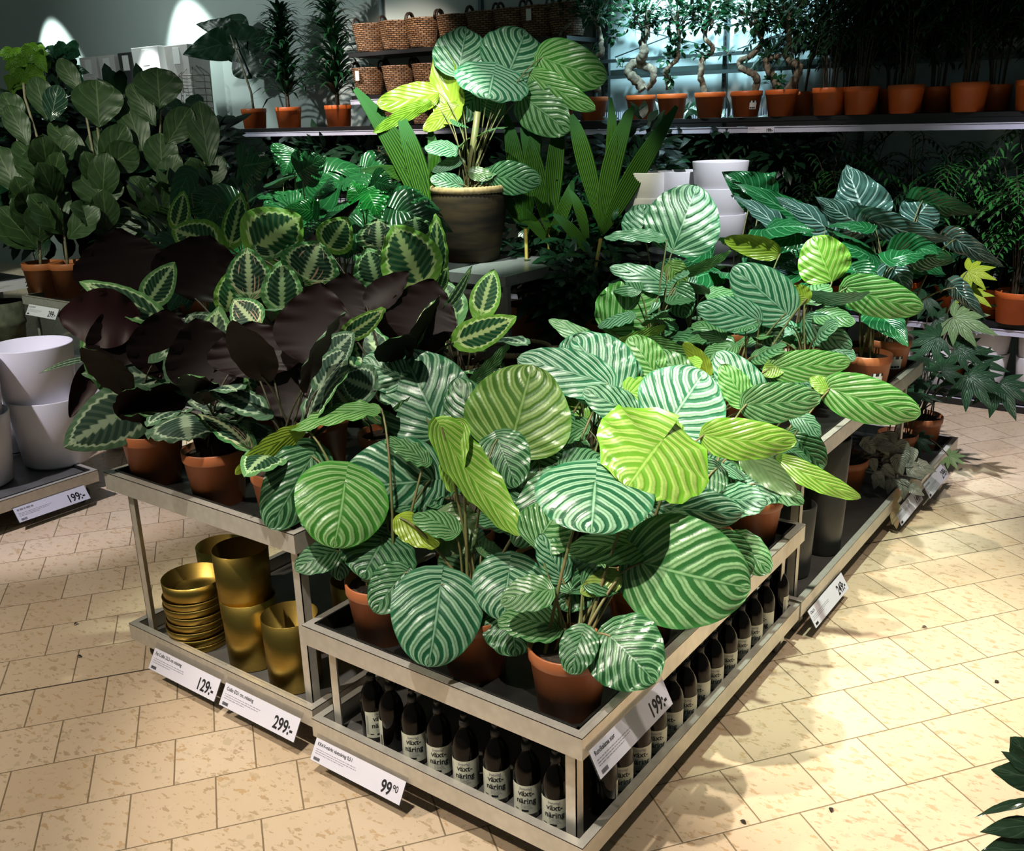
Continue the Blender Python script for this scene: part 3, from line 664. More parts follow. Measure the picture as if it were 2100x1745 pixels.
for px,w_,h,mat,l,t_ in ((175,.36,.84,'stone','pale grey tall square planter, leftmost of the row on the far shelf',.8),(212,.34,.84,'stone','pale grey tall square planter, second from the left on the far shelf',.8),
   (250,.30,.85,'stone_d','charcoal tall square planter beside the glaring white one',.8),(303,.52,.88,'stone_w','broad white square planter lit by a spotlight',.85),(362,.42,.87,'stone','grey square planter right of the glaring white one',.9)):
    box_planter(hy(px,120,5.4).x,zs,w_,h,mat,l,t_,1)
# wire cloches
r=thing('wire_cloche',(hy(398,150,5.5).x,5.5,1.93),'dark wire cage plant stand beside the grey square planter','cage')
b=MB()
for k in range(9):
    b.tube([V((.17*math.cos(2*PI*i/16),.17*math.sin(2*PI*i/16),.07*k+.05)) for i in range(17)],.004,5)
for k in range(8):
    a=2*PI*k/8; b.tube([V((.17*math.cos(a),.17*math.sin(a),0)),V((.17*math.cos(a),.17*math.sin(a),.62)),V((.05*math.cos(a),.05*math.sin(a),.72))],.004,5)
b.build('wire_frame',M['wire'],r)
q=MB(); q.box(.0,-.176,.30,.04,-.172,.42); q.build('paper_tag',M['sticker'],r)
# ---------------------------------------------------------------- leaves
def prof_orb(v): return max(0,math.sin(PI*v**.80))**.50
def prof_med(v): return max(0,math.sin(PI*v**.88))**.68*(1-.15*v)
def prof_heart(v): return max(0,math.sin(PI*v**.52))**.80*(1-v)**.12
def prof_fid(v): return max(.0,math.sin(PI*v**1.7))**.6*.82+.22*max(0,math.sin(PI*v**.8))
def prof_lance(v): return max(0,math.sin(PI*v**.8))
PROF={'orb':prof_orb,'med':prof_med,'heart':prof_heart,'fid':prof_fid,'lance':prof_lance,'mon':prof_heart}
def blade(shape,L,W,cord=.15,arc=.08,cup=.0,wav=.02,nw=4,seed=0,nu=7,nv=20,fold=0,side=0,curl=0):
    rnd=random.Random(seed); ph=[rnd.random()*6.28 for _ in range(4)]; f=PROF[shape]; vs_=[];uv=[];fs=[]
    if shape=='mon': nu,nv=12,40
    wm=max(f(j/40) for j in range(41))
    for j in range(nv+1):
        v=j/nv; v=v if shape=='mon' else (1-math.cos(PI*v))/2*.6+v*.4
        hw=W/2*f(v)/wm
        for i in range(-nu,nu+1):
            u=i/nu; a=abs(u)
            x=u*hw; y=L*v-cord*L*a**1.4*(1-v)**2.2
            y+=L*.06*a*math.sin(PI*v)*-1 if shape!='lance' else 0
            z=arc*L*4*v*(1-v)+cup*hw*a*a+fold*hw*a
            z+=wav*W*a**2.2*(math.sin(2*PI*nw*v+ph[0 if u<0 else 1])+.5*math.sin(2*PI*nw*1.9*v+ph[2 if u<0 else 3]))
            z+=side*hw*u*a
            z-=curl*L*max(0,v-.6)**2*4
            vs_.append(V((x,y,z))); uv.append((u*.5+.5,v))
    n=2*nu+1
    for j in range(nv):
        for i in range(n-1):
            if shape=='mon':
                u=abs((i+.5)/nu-1); v=(j+.5)/nv; q=v-.45*u
                if u>.42 and .0<q<.8 and math.sin(2*PI*q*5.2+.6*(i<nu))>.62 and u>.30+.25*abs(math.sin(7*q)): continue
            a=j*n+i; fs.append((a,a+1,a+n+1,a+n))
    return vs_,fs,uv
def blade_mesh(name,mat,*a,**k):
    v,f,uv=blade(*a,**k); me=mesh(name,v,f,True,uv); me.materials.append(mat); return me
def frame(B,T,roll):
    a=(T-B); L=a.length; a=a/L; mid=(B+T)/2; c=(CAM-mid).normalized(); n=(c-a*c.dot(a)).normalized()
    n=Quaternion(a,R(roll))@n; x=a.cross(n); Mx=Matrix((x,a,n)).transposed().to_4x4(); Mx.translation=B; return Mx,L
class Plant:
    def __init__(s,name,loc,label,cat='potted plant',group=None,pot=(.085,.108,.19),mat='terra',top=None,stalk='stalk',stickers=0,soil=True,seed=0):
        s.o=thing(name,loc,label,cat,group); s.p=V(loc); s.rnd=random.Random(seed or len(label)*7+int(abs(loc[0])*1000)+int(abs(loc[1])*777)); s.stalks=MB(); s.stalkm=stalk
        if pot:
            r0,r1,h=pot; b=MB(); b.lathe([(0,0),(r0,0),(r0+(r1-r0)*.80,h*.80),(r1*.985,h*.805),(r1,h*.82),(r1+.001,h*.985),(r1-.002,h),(r1-.006,h*.99),(r1-.010,h*.86),(0,h*.86)],36)
            b.build('pot',M[mat],s.o)
            if soil: q=MB(); q.lathe([(0,h*.885),(r1*.5,h*.895),(r1-.010,h*.88)],20); q.build('soil',M['soil'],s.o)
            s.top=s.p+V((0,0,h*.87)); s.r=r1
            for k in range(stickers):
                d=V((CAM.x-s.p.x,CAM.y-s.p.y,0)).normalized(); a0=math.atan2(d.y,d.x)+.25
                q=MB();vs_=[];fs=[];n=6
                def rr(z): return r0+(r1-r0)*z/h*1.0+.0012
                for i in range(n+1):
                    a=a0+.55*i/n
                    for z in (h*.30,h*.62): vs_.append(V((rr(z)*math.cos(a),rr(z)*math.sin(a),z)))
                for i in range(n): fs.append((2*i,2*i+2,2*i+3,2*i+1))
                q.add(vs_,fs,sm=True); lb=q.build('sticker',M['sticker'],s.o)
                q=MB()
                for (t0,t1,z0,z1) in ((.0,.55,.55,.62),(.02,.14,.33,.38),(.16,.30,.33,.38),(.32,.44,.33,.38)):
                    vs_=[]
                    for i in range(3):
                        a=a0+t0+(t1-t0)*i/2
                        for z in (z0,z1): vs_.append(V(((rr(z*h)+.0008)*math.cos(a),(rr(z*h)+.0008)*math.sin(a),z*h)))
                    q.add(vs_,[(0,2,3,1),(2,4,5,3)])
                q.build('sticker_print',M['ink'],lb)
        else: s.top=V(top) if top is not None else s.p.copy(); s.r=.05
        s.D=depth(s.top)
    def stalk(s,B,back,rad=.0042):
        r=s.rnd; a=s.top+V(((r.random()-.5)*s.r,(r.random()-.5)*s.r,-.01)); h=(B.z-a.z)
        c=V((a.x*.6+B.x*.4,a.y*.6+B.y*.4,a.z+abs(h)*.75+.03)) ; c=c*.7+(B-back*.10)*.3
        s.stalks.tube(bez(a,c,B,9),[rad*1.25-rad*.5*i/9 for i in range(10)],6,False)
    def leaf(s,b,t,wpx,mat,off=0,dt=0,roll=0,cord=.18,arc=.07,cup=0,wav=.042,shape='orb',nw=4,fold=0,side=0,curl=0,stalk=True):
        if shape=='med' and wpx>30:
            wpx*=1.28; t=(t[0]+(t[0]-b[0])*.14,t[1]+(t[1]-b[1])*.14)
        B=at(b[0],b[1],s.D-off); T=at(t[0],t[1],s.D-off-dt); Mx,L=frame(B,T,roll)
        me=blade_mesh('leaf',mat,shape,L,wpx/FP*(s.D-off-dt/2),cord=cord,arc=arc,cup=cup,wav=wav,nw=nw,seed=int(b[0]*3+b[1]),fold=fold,side=side,curl=curl)
        o=link('leaf',me,s.o); Mx.translation-=s.p; o.matrix_local=Mx
        if stalk: s.stalk(B,(T-B).normalized())
        return o
    def fill(s,n,variants,size,rad=(.05,.22),h=(.12,.40),tilt=(-.4,.5),face=.35,az=None,rad_s=.0035,stalk=True):
        r=s.rnd; toc=V((CAM.x-s.p.x,CAM.y-s.p.y,0)).normalized()
        for k in range(n):
            a=(k*2.4+r.random()*.9) if az is None else az[0]+(az[1]-az[0])*r.random()
            out=V((math.cos(a),math.sin(a),0)); rr=rad[0]+(rad[1]-rad[0])*r.random(); z=h[0]+(h[1]-h[0])*r.random()
            B=s.top+out*rr+V((0,0,z)); el=tilt[0]+(tilt[1]-tilt[0])*r.random(); ax=(out*math.cos(el)+V((0,0,1))*math.sin(el)).normalized()
            nn=V((0,0,1))*(1-face)+toc*face+V((r.random()-.5,r.random()-.5,r.random()-.5))*.5; nn=(nn-ax*nn.dot(ax)).normalized(); x=ax.cross(nn)
            sz=size[0]+(size[1]-size[0])*r.random(); Mx=Matrix((x*sz,ax*sz,nn*sz)).transposed().to_4x4(); Mx.translation=B-s.p
            o=link('leaf',r.choice(variants),s.o); o.matrix_local=Mx
            if stalk: s.stalk(B,ax,rad_s)
    def done(s):
        if s.stalks.v: s.stalks.build('stems',M[s.stalkm],s.o,off=s.p)
def variants(shape,mats,n=2,**k):
    out=[]
    for mt in mats:
        for i in range(n): out.append(blade_mesh('leaf',mt,shape,1,k.get('W',.85),cord=k.get('cord',.15),arc=k.get('arc',.10),cup=k.get('cup',-.1),wav=k.get('wav',.03),seed=i*13+7,nu=5,nv=14,fold=k.get('fold',0)))
    return out
VO=variants('orb',[OB['d'],OB['m'],OB['s']],2); VOL=variants('orb',[OB['b'],OB['l'],OB['w']],1)
VM=variants('med',[MD['a'],MD['p'],MD['g']],2,W=.62); VMB=variants('med',[MD['b']],2,W=.6)
VD=variants('orb',[OB['d'],OB['d'],OB['m']],2); BK=(1.0,4.0)
ZT=H2-.050; ZT3=H3-.050
POT=(.085,.110,.195)
def cal(x,y,z,label,seed=0,stick=0,grp='round leaved calatheas on the front trolley',pot=POT): return Plant('striped_calathea',(x,y,z),label,'potted plant',grp,pot,'terra',seed=seed,stickers=stick)
O=OB
# --- front corner plant
P=cal(-.145,.165,ZT,'striped round leaved calathea in the pot at the very front corner of the trolley',1)
P.leaf((1194,1303),(1170,1384),80,O['d'],.10,.05,8,cord=.3,cup=-.15,arc=.12)
P.leaf((1252,1305),(1345,1400),168,O['d'],.10,.07,-6,cord=.22,cup=-.10,arc=.10)
P.leaf((1318,1154),(1540,1206),235,O['m'],.02,.05,6,cord=.22,cup=-.10,arc=.12,wav=.014)
P.leaf((1328,1117),(1160,1131),88,O['m'],.0,.03,30,cord=.05,fold=-.2)
P.leaf((1221,988),(1212,1094),250,O['s'],.10,.10,0,cord=.50,cup=-.20,arc=.16,wav=.010)
P.leaf((1357,905),(1285,1002),255,O['l'],.02,.10,4,cord=.48,cup=-.16,arc=.12,side=.05)
P.leaf((1275,1180),(1190,1215),55,O['o'],.03,.02,180,cord=.0)
P.leaf((1100,1110),(1150,1040),120,O['m'],-.02,-.05,0)
P.leaf((1150,1180),(1105,1095),70,O['s'],-.02,.0,20)
P.leaf((1200,1180),(1150,1250),100,O['d'],-.06,.03,10)
P.fill(5,VD,(.10,.17),(.03,.08),(.0,.20),(-.5,.3),.35,BK); P.done()
# --- second pot on the front edge
P=cal(-.475,.175,ZT,'striped round leaved calathea in the middle pot of the front edge',2)
P.leaf((903,1201),(878,1368),192,O['s'],.09,.09,-4,cord=.26,cup=-.14,arc=.12,wav=.010)
P.leaf((1044,1172),(1034,1272),150,O['s'],.06,.08,4,cord=.45,cup=-.2,arc=.15,wav=.012)
P.leaf((1048,1262),(1058,1346),128,O['d'],.08,.06,0,cord=.3,cup=-.15,arc=.12)
P.leaf((830,1175),(765,1255),100,O['d'],.02,.05,10)
P.leaf((905,876),(1072,1095),100,O['l'],.10,.06,-28,cord=.1,arc=-.10,wav=.05,cup=.35,curl=.1)
P.leaf((945,870),(925,1010),70,O['l'],.06,.0,30,cord=.1,cup=.2)
P.leaf((1150,985),(1055,1120),110,O['d'],.02,.05,12,cup=-.2)
P.leaf((905,1060),(960,1130),120,O['d'],.0,.04,180,cord=.2)
P.leaf((820,1062),(900,1120),70,O['l'],.02,.03,150,cord=.1)
P.leaf((1020,900),(1060,1000),110,O['d'],-.04,.05,0,cup=-.1)
P.fill(6,VD,(.10,.17),(.03,.10),(.0,.26),(-.5,.3),.35,BK); P.done()
# --- third pot
P=cal(-.835,.165,ZT,'striped round leaved calathea in the left pot of the front edge',3)
P.leaf((707,990),(684,1124),196,O['b'],.05,.10,-6,cord=.34,cup=-.16,arc=.14,wav=.012)
P.leaf((787,1108),(742,1186),172,O['d'],.03,.08,6,cord=.3,cup=-.15,arc=.12)
P.leaf((640,935),(552,1085),132,O['d'],-.05,.08,-4,cord=.2,cup=-.15)
P.leaf((882,985),(694,1000),190,O['s'],-.06,.04,-6,cord=.18,cup=-.12,wav=.012)
P.leaf((625,878),(482,972),52,O['l'],-.02,.06,150,cord=.0,wav=.05)
P.leaf((782,838),(592,884),62,O['b'],-.04,.03,52,cord=.0,wav=.06)
P.leaf((690,1130),(604,1168),70,O['d'],.03,.04,20)
P.leaf((690,1120),(700,1190),60,O['s'],.0,.03,0)
P.leaf((870,945),(790,900),60,O['m'],-.02,.0,45,wav=.06)
P.fill(7,VD,(.10,.17),(.03,.10),(.0,.26),(-.5,.3),.35,BK); P.done()
# --- second row
P=cal(-.16,.60,ZT,'striped round leaved calathea, second pot from the corner on the right edge',4)
P.leaf((1324,1034),(1524,1052),104,O['s'],.02,.06,6,cord=.12,cup=-.2,arc=.14,fold=-.1)
P.leaf((1443,892),(1634,904),88,O['l'],.05,.05,10,cord=.05,cup=-.2,arc=.18,wav=.05)
P.leaf((1390,900),(1345,860),60,O['l'],.04,.0,30)
P.leaf((1470,1110),(1540,1180),90,O['m'],-.05,.03,0)
P.leaf((1470,960),(1420,1010),80,O['d'],-.04,.02,0)
P.fill(7,VD,(.12,.18),(.03,.12),(.0,.28),(-.5,.3),.35); P.done()
P=cal(-.50,.60,ZT,'striped calathea with one tall upright olive leaf, middle of the front trolley',5)
P.leaf((1044,925),(1092,748),222,O['o'],.06,-.05,0,cord=.06,cup=.05,arc=.05,wav=.022,nw=3)
P.leaf((990,912),(935,775),115,O['d'],.0,-.04,-10,cord=.1)
P.leaf((1262,800),(1175,690),150,O['w'],-.30,-.08,0,cord=.12,cup=-.1)
P.leaf((1246,787),(1060,735),98,O['w'],-.12,-.04,10,cord=.1)
P.leaf((1300,850),(1195,800),75,O['s'],.0,.0,10,cord=.1)
P.leaf((1100,930),(1120,1010),120,O['d'],.0,.04,0)
P.fill(9,VD,(.14,.2),(.03,.15),(.1,.34),(-.4,.3),.35); P.done()
P=cal(-.86,.60,ZT,'striped round leaved calathea with a big silvery leaf leaning back, left in the second row',6)
P.leaf((899,874),(828,724),195,O['s'],.03,-.06,-4,cord=.12,cup=-.05,arc=.08,wav=.03,nw=3)
P.leaf((830,775),(742,738),92,O['s'],.0,-.03,8,cord=.05)
P.leaf((955,792),(1045,702),42,O['m'],-.1,-.02,48,cord=.0,wav=.05)
P.leaf((800,870),(870,810),60,O['m'],.0,.0,30)
P.fill(9,VD,(.14,.2),(.03,.15),(.1,.34),(-.4,.3),.35); P.done()
# --- third row
P=cal(-.17,1.02,ZT,'striped round leaved calathea with a large pale silver leaf, third pot on the right edge',7)
P.leaf((1371,870),(1446,762),192,O['w'],.04,-.04,-4,cord=.12,cup=-.05,arc=.08,wav=.02,nw=3)
P.leaf((1531,829),(1684,816),88,O['m'],.0,.03,14,cord=.1,cup=-.1,wav=.04)
P.leaf((1553,992),(1562,1040),104,O['s'],.0,.06,0,cord=.6,cup=-.2)
P.leaf((1520,925),(1634,1016),62,O['d'],.04,.04,190,cord=.0,cup=-.3)
P.leaf((1480,960),(1440,1020),80,O['d'],-.02,.03,0)
P.fill(8,VO,(.12,.19),(.03,.13),(.0,.32),(-.5,.3),.35); P.done()
P=cal(-.52,1.03,ZT,'striped round leaved calathea, middle of the third row, almost hidden',8)
P.leaf((1553,826),(1468,722),88,O['w'],.02,-.03,0,cord=.1); P.leaf((1525,822),(1478,748),66,O['b'],.06,0,20)
P.leaf((1410,790),(1350,720),70,O['m'],.0,.0,10); P.leaf((1340,760),(1290,690),80,O['b'],.0,-.02,0)
P.leaf((1290,790),(1240,730),90,O['w'],.0,-.02,0)
P.fill(12,VO+VOL,(.13,.2),(.03,.16),(.15,.48),(-.4,.5)); P.done()
P=cal(-.86,1.03,ZT,'striped round leaved calathea, left of the third row, almost hidden',9)
P.leaf((1250,735),(1125,655),50,O['m'],.0,0,30); P.leaf((1160,735),(1230,690),70,O['w'],.05,0,0)
P.fill(11,VO,(.12,.18),(.03,.16),(.05,.34),(-.4,.5)); P.done()
P=cal(-.15,1.42,ZT,'striped calathea in the last pot of the right edge, a lime leaf hanging out',10)
P.leaf((1702,796),(1888,850),98,O['b'],.06,.06,10,cord=.1,cup=-.18,arc=.12,wav=.035)
P.leaf((1700,800),(1660,775),36,O['l'],.06,0,20,cord=.0)
P.leaf((1590,938),(1766,1024),50,O['l'],.10,.08,10,cord=.0,arc=.10,wav=.05,curl=.1)
P.leaf((1625,890),(1690,960),80,O['d'],.0,.03,10)
P.leaf((1470,985),(1500,1030),70,O['s'],.0,.03,0)
P.fill(9,VO,(.10,.16),(.03,.13),(.02,.34),(-.6,.3)); P.done()
P=cal(-.50,1.42,ZT,'striped round leaved calathea, middle of the last row with bright green leaves',11)
P.leaf((1588,754),(1746,741),68,O['b'],.05,.02,12,cord=.1,cup=-.12,wav=.02)
P.leaf((1455,775),(1402,702),44,O['l'],.05,0,150,cord=.0)
P.leaf((1600,745),(1565,770),40,O['l'],.05,0,0)
P.fill(10,VO+VOL,(.12,.18),(.03,.16),(.15,.48),(-.4,.5)); P.done()
P=cal(-.85,1.42,ZT,'striped round leaved calathea, left of the last row with bright green leaves',12)
P.leaf((1270,705),(1366,668),34,O['l'],.0,0,30); P.leaf((1340,700),(1430,740),40,O['b'],.0,0,20)
P.fill(11,VO+VOL,(.12,.18),(.03,.16),(.1,.42),(-.4,.5)); P.done()
# --- tall orbifolias on the right rear trolley
GR='round leaved calatheas on the tall right trolley'
P=cal(-.80,1.86,ZT3,'tall striped calathea with one big upright fan leaf, behind on the tall right trolley',13,0,GR)
P.leaf((1380,512),(1430,380),155,O['s'],-.02,-.05,0,cord=.06,cup=-.05,arc=.08,wav=.016)
P.leaf((1323,490),(1318,418),92,O['w'],-.1,-.02,0,cord=.0,cup=.3)
P.leaf((1368,490),(1238,488),42,O['s'],.0,.02,50,cord=.0,wav=.06)
P.leaf((1385,592),(1250,548),58,O['s'],.0,.03,30,cord=.0,fold=-.2)
P.leaf((1252,676),(1335,585),132,O['b'],.04,-.03,4,cord=.1,cup=.0)
P.leaf((1385,590),(1408,652),66,O['d'],.0,.03,0)
P.leaf((1400,560),(1500,515),30,O['b'],.0,0,40); P.leaf((1375,545),(1405,585),50,O['o'],.0,0,0)
P.fill(12,VO,(.12,.18),(.03,.14),(.1,.45),(-.3,.5)); P.done()
P=cal(-.42,1.90,ZT3,'tall striped calathea with a wide silver leaf, middle of the tall right trolley',14,0,GR)
P.leaf((1612,642),(1502,548),110,O['w'],.04,-.02,6,cord=.12,cup=-.08,wav=.02)
P.leaf((1553,655),(1428,631),74,O['w'],.05,.02,6,cord=.1,cup=-.1)
P.leaf((1600,520),(1485,490),48,O['l'],.0,0,170,cord=.0,cup=-.3)
P.leaf((1655,612),(1620,590),40,O['l'],.05,0,180)
P.leaf((1560,660),(1600,700),70,O['d'],-.03,.03,0)
P.fill(12,VO,(.12,.18),(.03,.15),(.02,.30),(-.5,.4)); P.done()
P=cal(-.30,2.25,ZT3,'tall striped calathea with a lime top leaf, outer edge of the tall right trolley',15,0,GR)
P.leaf((1706,578),(1668,484),105,O['l'],.0,-.03,0,cord=.0,cup=.15,wav=.04)
P.leaf((1737,590),(1893,634),84,O['b'],.04,.05,8,cord=.1,cup=-.15,arc=.12,wav=.03)
P.leaf((1655,600),(1785,600),36,O['s'],.08,.02,40,cord=.0,arc=.16)
P.leaf((1650,655),(1746,716),66,O['s'],.08,.04,10,cord=.05,cup=-.15)
P.leaf((1700,690),(1740,700),44,O['b'],.0,.02,0)
P.fill(8,VO,(.11,.16),(.03,.13),(.02,.34),(-.4,.5)); P.done()
P=cal(-.80,2.28,ZT3,'striped calathea in the dark middle of the tall right trolley',16,0,GR)
P.fill(14,VO,(.13,.18),(.03,.16),(.05,.42),(-.4,.5)); P.done()
# --- pedestal plant
pc_=hz(966,533,1.10); r=claypot(pc_.x,pc_.y,1.10,'tall rope rimmed clay pot standing on the steel pedestal table',1.0,'clay_planter'); r.scale=(1.02,1.02,1.12)
P=Plant('striped_calathea',(pc_.x,pc_.y,1.46),'large striped calathea growing in the clay pot on the pedestal','potted plant',None,None,top=(pc_.x,pc_.y,1.54),seed=17)
P.r=.12
P.leaf((940,145),(957,57),118,O['s'],.0,-.04,-4,cord=.18,cup=-.05,arc=.06,wav=.03,nw=3)
P.leaf((1041,153),(1078,62),150,O['s'],-.02,-.04,4,cord=.16,cup=.0,wav=.03,nw=3)
P.leaf((1012,152),(1001,202),158,O['w'],.10,.08,0,cord=.55,cup=-.22,arc=.12,wav=.02)
P.leaf((1112,118),(1245,162),100,O['b'],.06,.05,6,cord=.12,cup=-.12,arc=.12,wav=.02)
P.leaf((1085,150),(1222,226),56,O['b'],.02,.05,12,cord=.0,cup=-.1,wav=.05)
P.leaf((1075,198),(1168,270),98,O['m'],-.02,.03,6,cord=.15,cup=-.1)
P.leaf((928,255),(902,98),74,O['l'],.0,-.02,160,cord=.0,cup=-.4,wav=.04)
P.leaf((900,190),(772,214),62,O['l'],.0,.02,190,cord=.0,wav=.06)
P.leaf((885,208),(765,272),30,O['b'],.0,.02,170,cord=.0,wav=.05)
P.leaf((940,215),(868,268),40,O['l'],.0,.04,180,cord=.0)
P.leaf((1015,362),(1110,370),70,O['d'],.10,.05,6,cord=.15,cup=-.1)
P.leaf((960,352),(1012,362),30,O['d'],.10,.02,170,cord=.0)
P.leaf((940,378),(882,366),38,O['s'],.10,.03,10); P.leaf((942,330),(886,352),26,O['s'],.06,.02,20)
P.leaf((980,190),(940,250),60,O['d'],-.05,0,0); P.leaf((1020,235),(1000,190),50,O['d'],-.05,0,0)
P.fill(6,VO,(.12,.2),(.03,.10),(.05,.5),(-.3,.3))
P.stalks.tube([P.top,P.top+V((.03,.02,.25)),P.top+V((.07,.04,.5))],[.028,.024,.02],8)
q=MB(); q.lathe([(0,-.03),(.10,-.035),(.215,-.05)],24,c=(0,0,-.035+.02)); q.build('soil',M['soil'],P.o)
P.done()
# --- medallion calatheas on the left trolley
def med(x,y,label,seed): return Plant('medallion_calathea',(x,y,ZT3),label,'potted plant','medallion calatheas on the left trolley',POT,'terra',seed=seed,stalk='stalk_d')
A=dict(shape='med',cord=.05,wav=.035,nw=6)
G=MD
P=med(-1.965,.17,'medallion calathea in the left corner pot, a grey green leaf hanging low over the pot',31)
P.leaf((312,812),(152,905),96,G['g'],.06,.05,4,arc=.10,cup=-.1,**A)
P.leaf((342,780),(188,768),48,G['g'],.02,.03,25,arc=.1,**A)
P.leaf((200,735),(80,766),24,G['g'],.04,.03,60,**A)
P.leaf((200,735),(150,842),40,G['g'],.03,.03,180,cup=-.5,shape='med',cord=0,wav=.02)
P.leaf((292,655),(140,650),95,G['g'],.02,.02,180,cup=-.3,arc=-.1,shape='med',cord=0,wav=.03)
P.leaf((345,668),(184,588),50,G['a'],-.02,.02,20,arc=.1,**A)
P.leaf((300,625),(352,548),50,G['a'],-.1,.0,0,**A)
P.leaf((250,745),(238,640),100,G['a'],.06,-.02,180,cup=-.15,**A); P.leaf((330,770),(340,650),110,G['a'],.04,-.02,180,cup=-.15,**A)
P.fill(8,VM,(.20,.28),(.04,.15),(.05,.36),(.0,1.1),.05); P.done()
P=med(-1.60,.17,'medallion calathea in the second pot from the left, leaves spread over its rim',32)
P.leaf((378,850),(387,898),128,G['g'],.06,.08,0,cup=-.2,**A)
P.leaf((505,860),(498,902),112,G['g'],.02,.08,0,cup=-.2,**A)
P.leaf((430,800),(405,670),120,G['a'],.05,-.02,180,cup=-.15,**A); P.leaf((500,850),(470,740),90,G['a'],.03,-.02,180,cup=-.15,**A); P.leaf((420,930),(455,870),60,G['a'],.05,.0,180,cup=-.2,**A)
P.leaf((500,838),(398,826),42,G['g'],.02,.02,20,**A)
P.leaf((460,880),(430,950),60,G['g'],.04,.03,180,shape='med',cord=0)
P.fill(8,VM,(.20,.28),(.04,.15),(.05,.36),(.0,1.1),.05); P.done()
P=med(-1.24,.17,'medallion calathea by the right corner, dark purple undersides facing out',33)
P.leaf((528,770),(520,672),150,G['a'],.03,-.03,180,cup=-.1,**A)
P.leaf((640,742),(655,600),132,G['a'],.06,-.03,180,cup=-.1,**A)
P.leaf((600,860),(590,740),110,G['a'],.0,-.02,180,cup=-.15,**A); P.leaf((700,800),(620,760),80,G['a'],.0,.0,180,cup=-.15,**A)
P.leaf((528,670),(484,620),58,G['p'],-.05,-.02,0,**A)
P.leaf((700,692),(780,638),42,G['b'],.02,.02,30,**A)
P.leaf((660,745),(718,688),52,G['g'],.05,.0,0,**A); P.leaf((650,800),(706,720),56,G['g'],.05,.0,0,**A)
P.leaf((770,800),(705,775),70,G['g'],.02,.03,0,**A); P.leaf((720,840),(690,800),60,G['g'],.0,.03,0,**A)
P.fill(8,VM,(.20,.28),(.04,.15),(.05,.36),(.0,1.1),.05); P.done()
P=med(-1.93,.62,'medallion calathea in the second row on the left side',34)
P.leaf((262,600),(238,486),150,G['a'],.02,-.05,180,cup=-.1,**A)
P.leaf((400,612),(425,498),150,G['a'],.02,-.05,180,cup=-.1,**A)
P.leaf((464,646),(480,560),52,G['b'],.02,-.02,10,**A)
P.fill(8,VM,(.20,.28),(.04,.15),(.05,.36),(.0,1.1),.05); P.done()
P=med(-1.56,.62,'medallion calathea in the centre of the group, ringed leaves standing upright',35)
P.leaf((512,613),(508,520),72,G['p'],.04,-.02,0,cup=.1,**A)
P.leaf((578,642),(578,546),66,G['a'],.05,-.02,0,cup=.0,**A)
P.leaf((622,578),(652,506),98,G['p'],.0,-.02,4,cup=.1,**A)
P.leaf((460,700),(500,650),70,G['a'],.0,.0,180,**A)
P.leaf((420,690),(390,650),70,G['g'],.0,.0,0,**A)
P.fill(8,VM+VMB,(.20,.28),(.04,.15),(.05,.36),(.0,1.1),.05); P.done()
P=med(-1.20,.62,'medallion calathea in the second row by the right side, big cupped dark leaf',36)
P.leaf((850,700),(884,588),116,G['a'],.05,-.03,180,cup=-.1,**A)
P.leaf((702,662),(712,572),96,G['a'],.05,-.02,180,cup=-.1,**A)
P.leaf((752,628),(828,566),52,G['a'],.05,.0,160,cup=-.2,**A)
P.leaf((930,702),(1044,656),56,G['b'],.02,.03,15,arc=.08,**A)
P.leaf((908,640),(968,544),28,G['a'],.0,.0,40,**A)
P.leaf((840,740),(905,690),60,G['g'],.0,.02,180,**A)
P.fill(8,VM,(.20,.28),(.04,.15),(.05,.36),(.0,1.1),.05); P.done()
P=med(-1.93,1.10,'medallion calathea in the third row on the left, bright lime edged leaf upright',37)
P.leaf((470,508),(492,408),42,G['b'],.0,-.02,10,cup=.2,**A)
P.leaf((452,510),(364,474),70,G['b'],.0,.0,10,**A)
P.leaf((358,470),(375,400),36,G['b'],-.2,.0,20,**A)
P.fill(8,VM+VMB,(.20,.28),(.04,.15),(.05,.36),(.0,1.1),.05); P.done()
P=med(-1.56,1.10,'medallion calathea in the third row middle, one wide arching leaf',38)
P.leaf((515,520),(605,452),110,G['b'],.0,-.02,0,arc=.12,cup=-.2,**A)
P.leaf((630,502),(738,410),30,G['a'],.0,.0,155,cup=-.3,**A)
P.leaf((670,512),(708,454),62,G['b'],.0,.0,0,**A)
P.leaf((560,530),(545,480),60,G['a'],.0,.0,0,**A)
P.fill(8,VM+VMB,(.20,.28),(.04,.15),(.05,.36),(.0,1.1),.05); P.done()
P=med(-1.20,1.10,'medallion calathea in the third row, bright feathered leaf in front of the clay pot',39)
P.leaf((868,592),(815,476),100,G['b'],.05,-.02,0,cup=.1,**A)
P.leaf((886,588),(893,456),46,G['b'],.0,-.02,30,**A)
P.leaf((776,588),(756,518),68,G['a'],.02,-.02,0,**A)
P.leaf((778,512),(775,456),72,G['p'],-.1,-.02,0,**A)
P.leaf((858,492),(850,450),60,G['a'],-.1,.0,0,**A)
P.leaf((900,600),(918,545),24,G['b'],.0,.0,0,**A)
P.fill(8,VM+VMB,(.20,.28),(.04,.15),(.05,.36),(.0,1.1),.05); P.done()
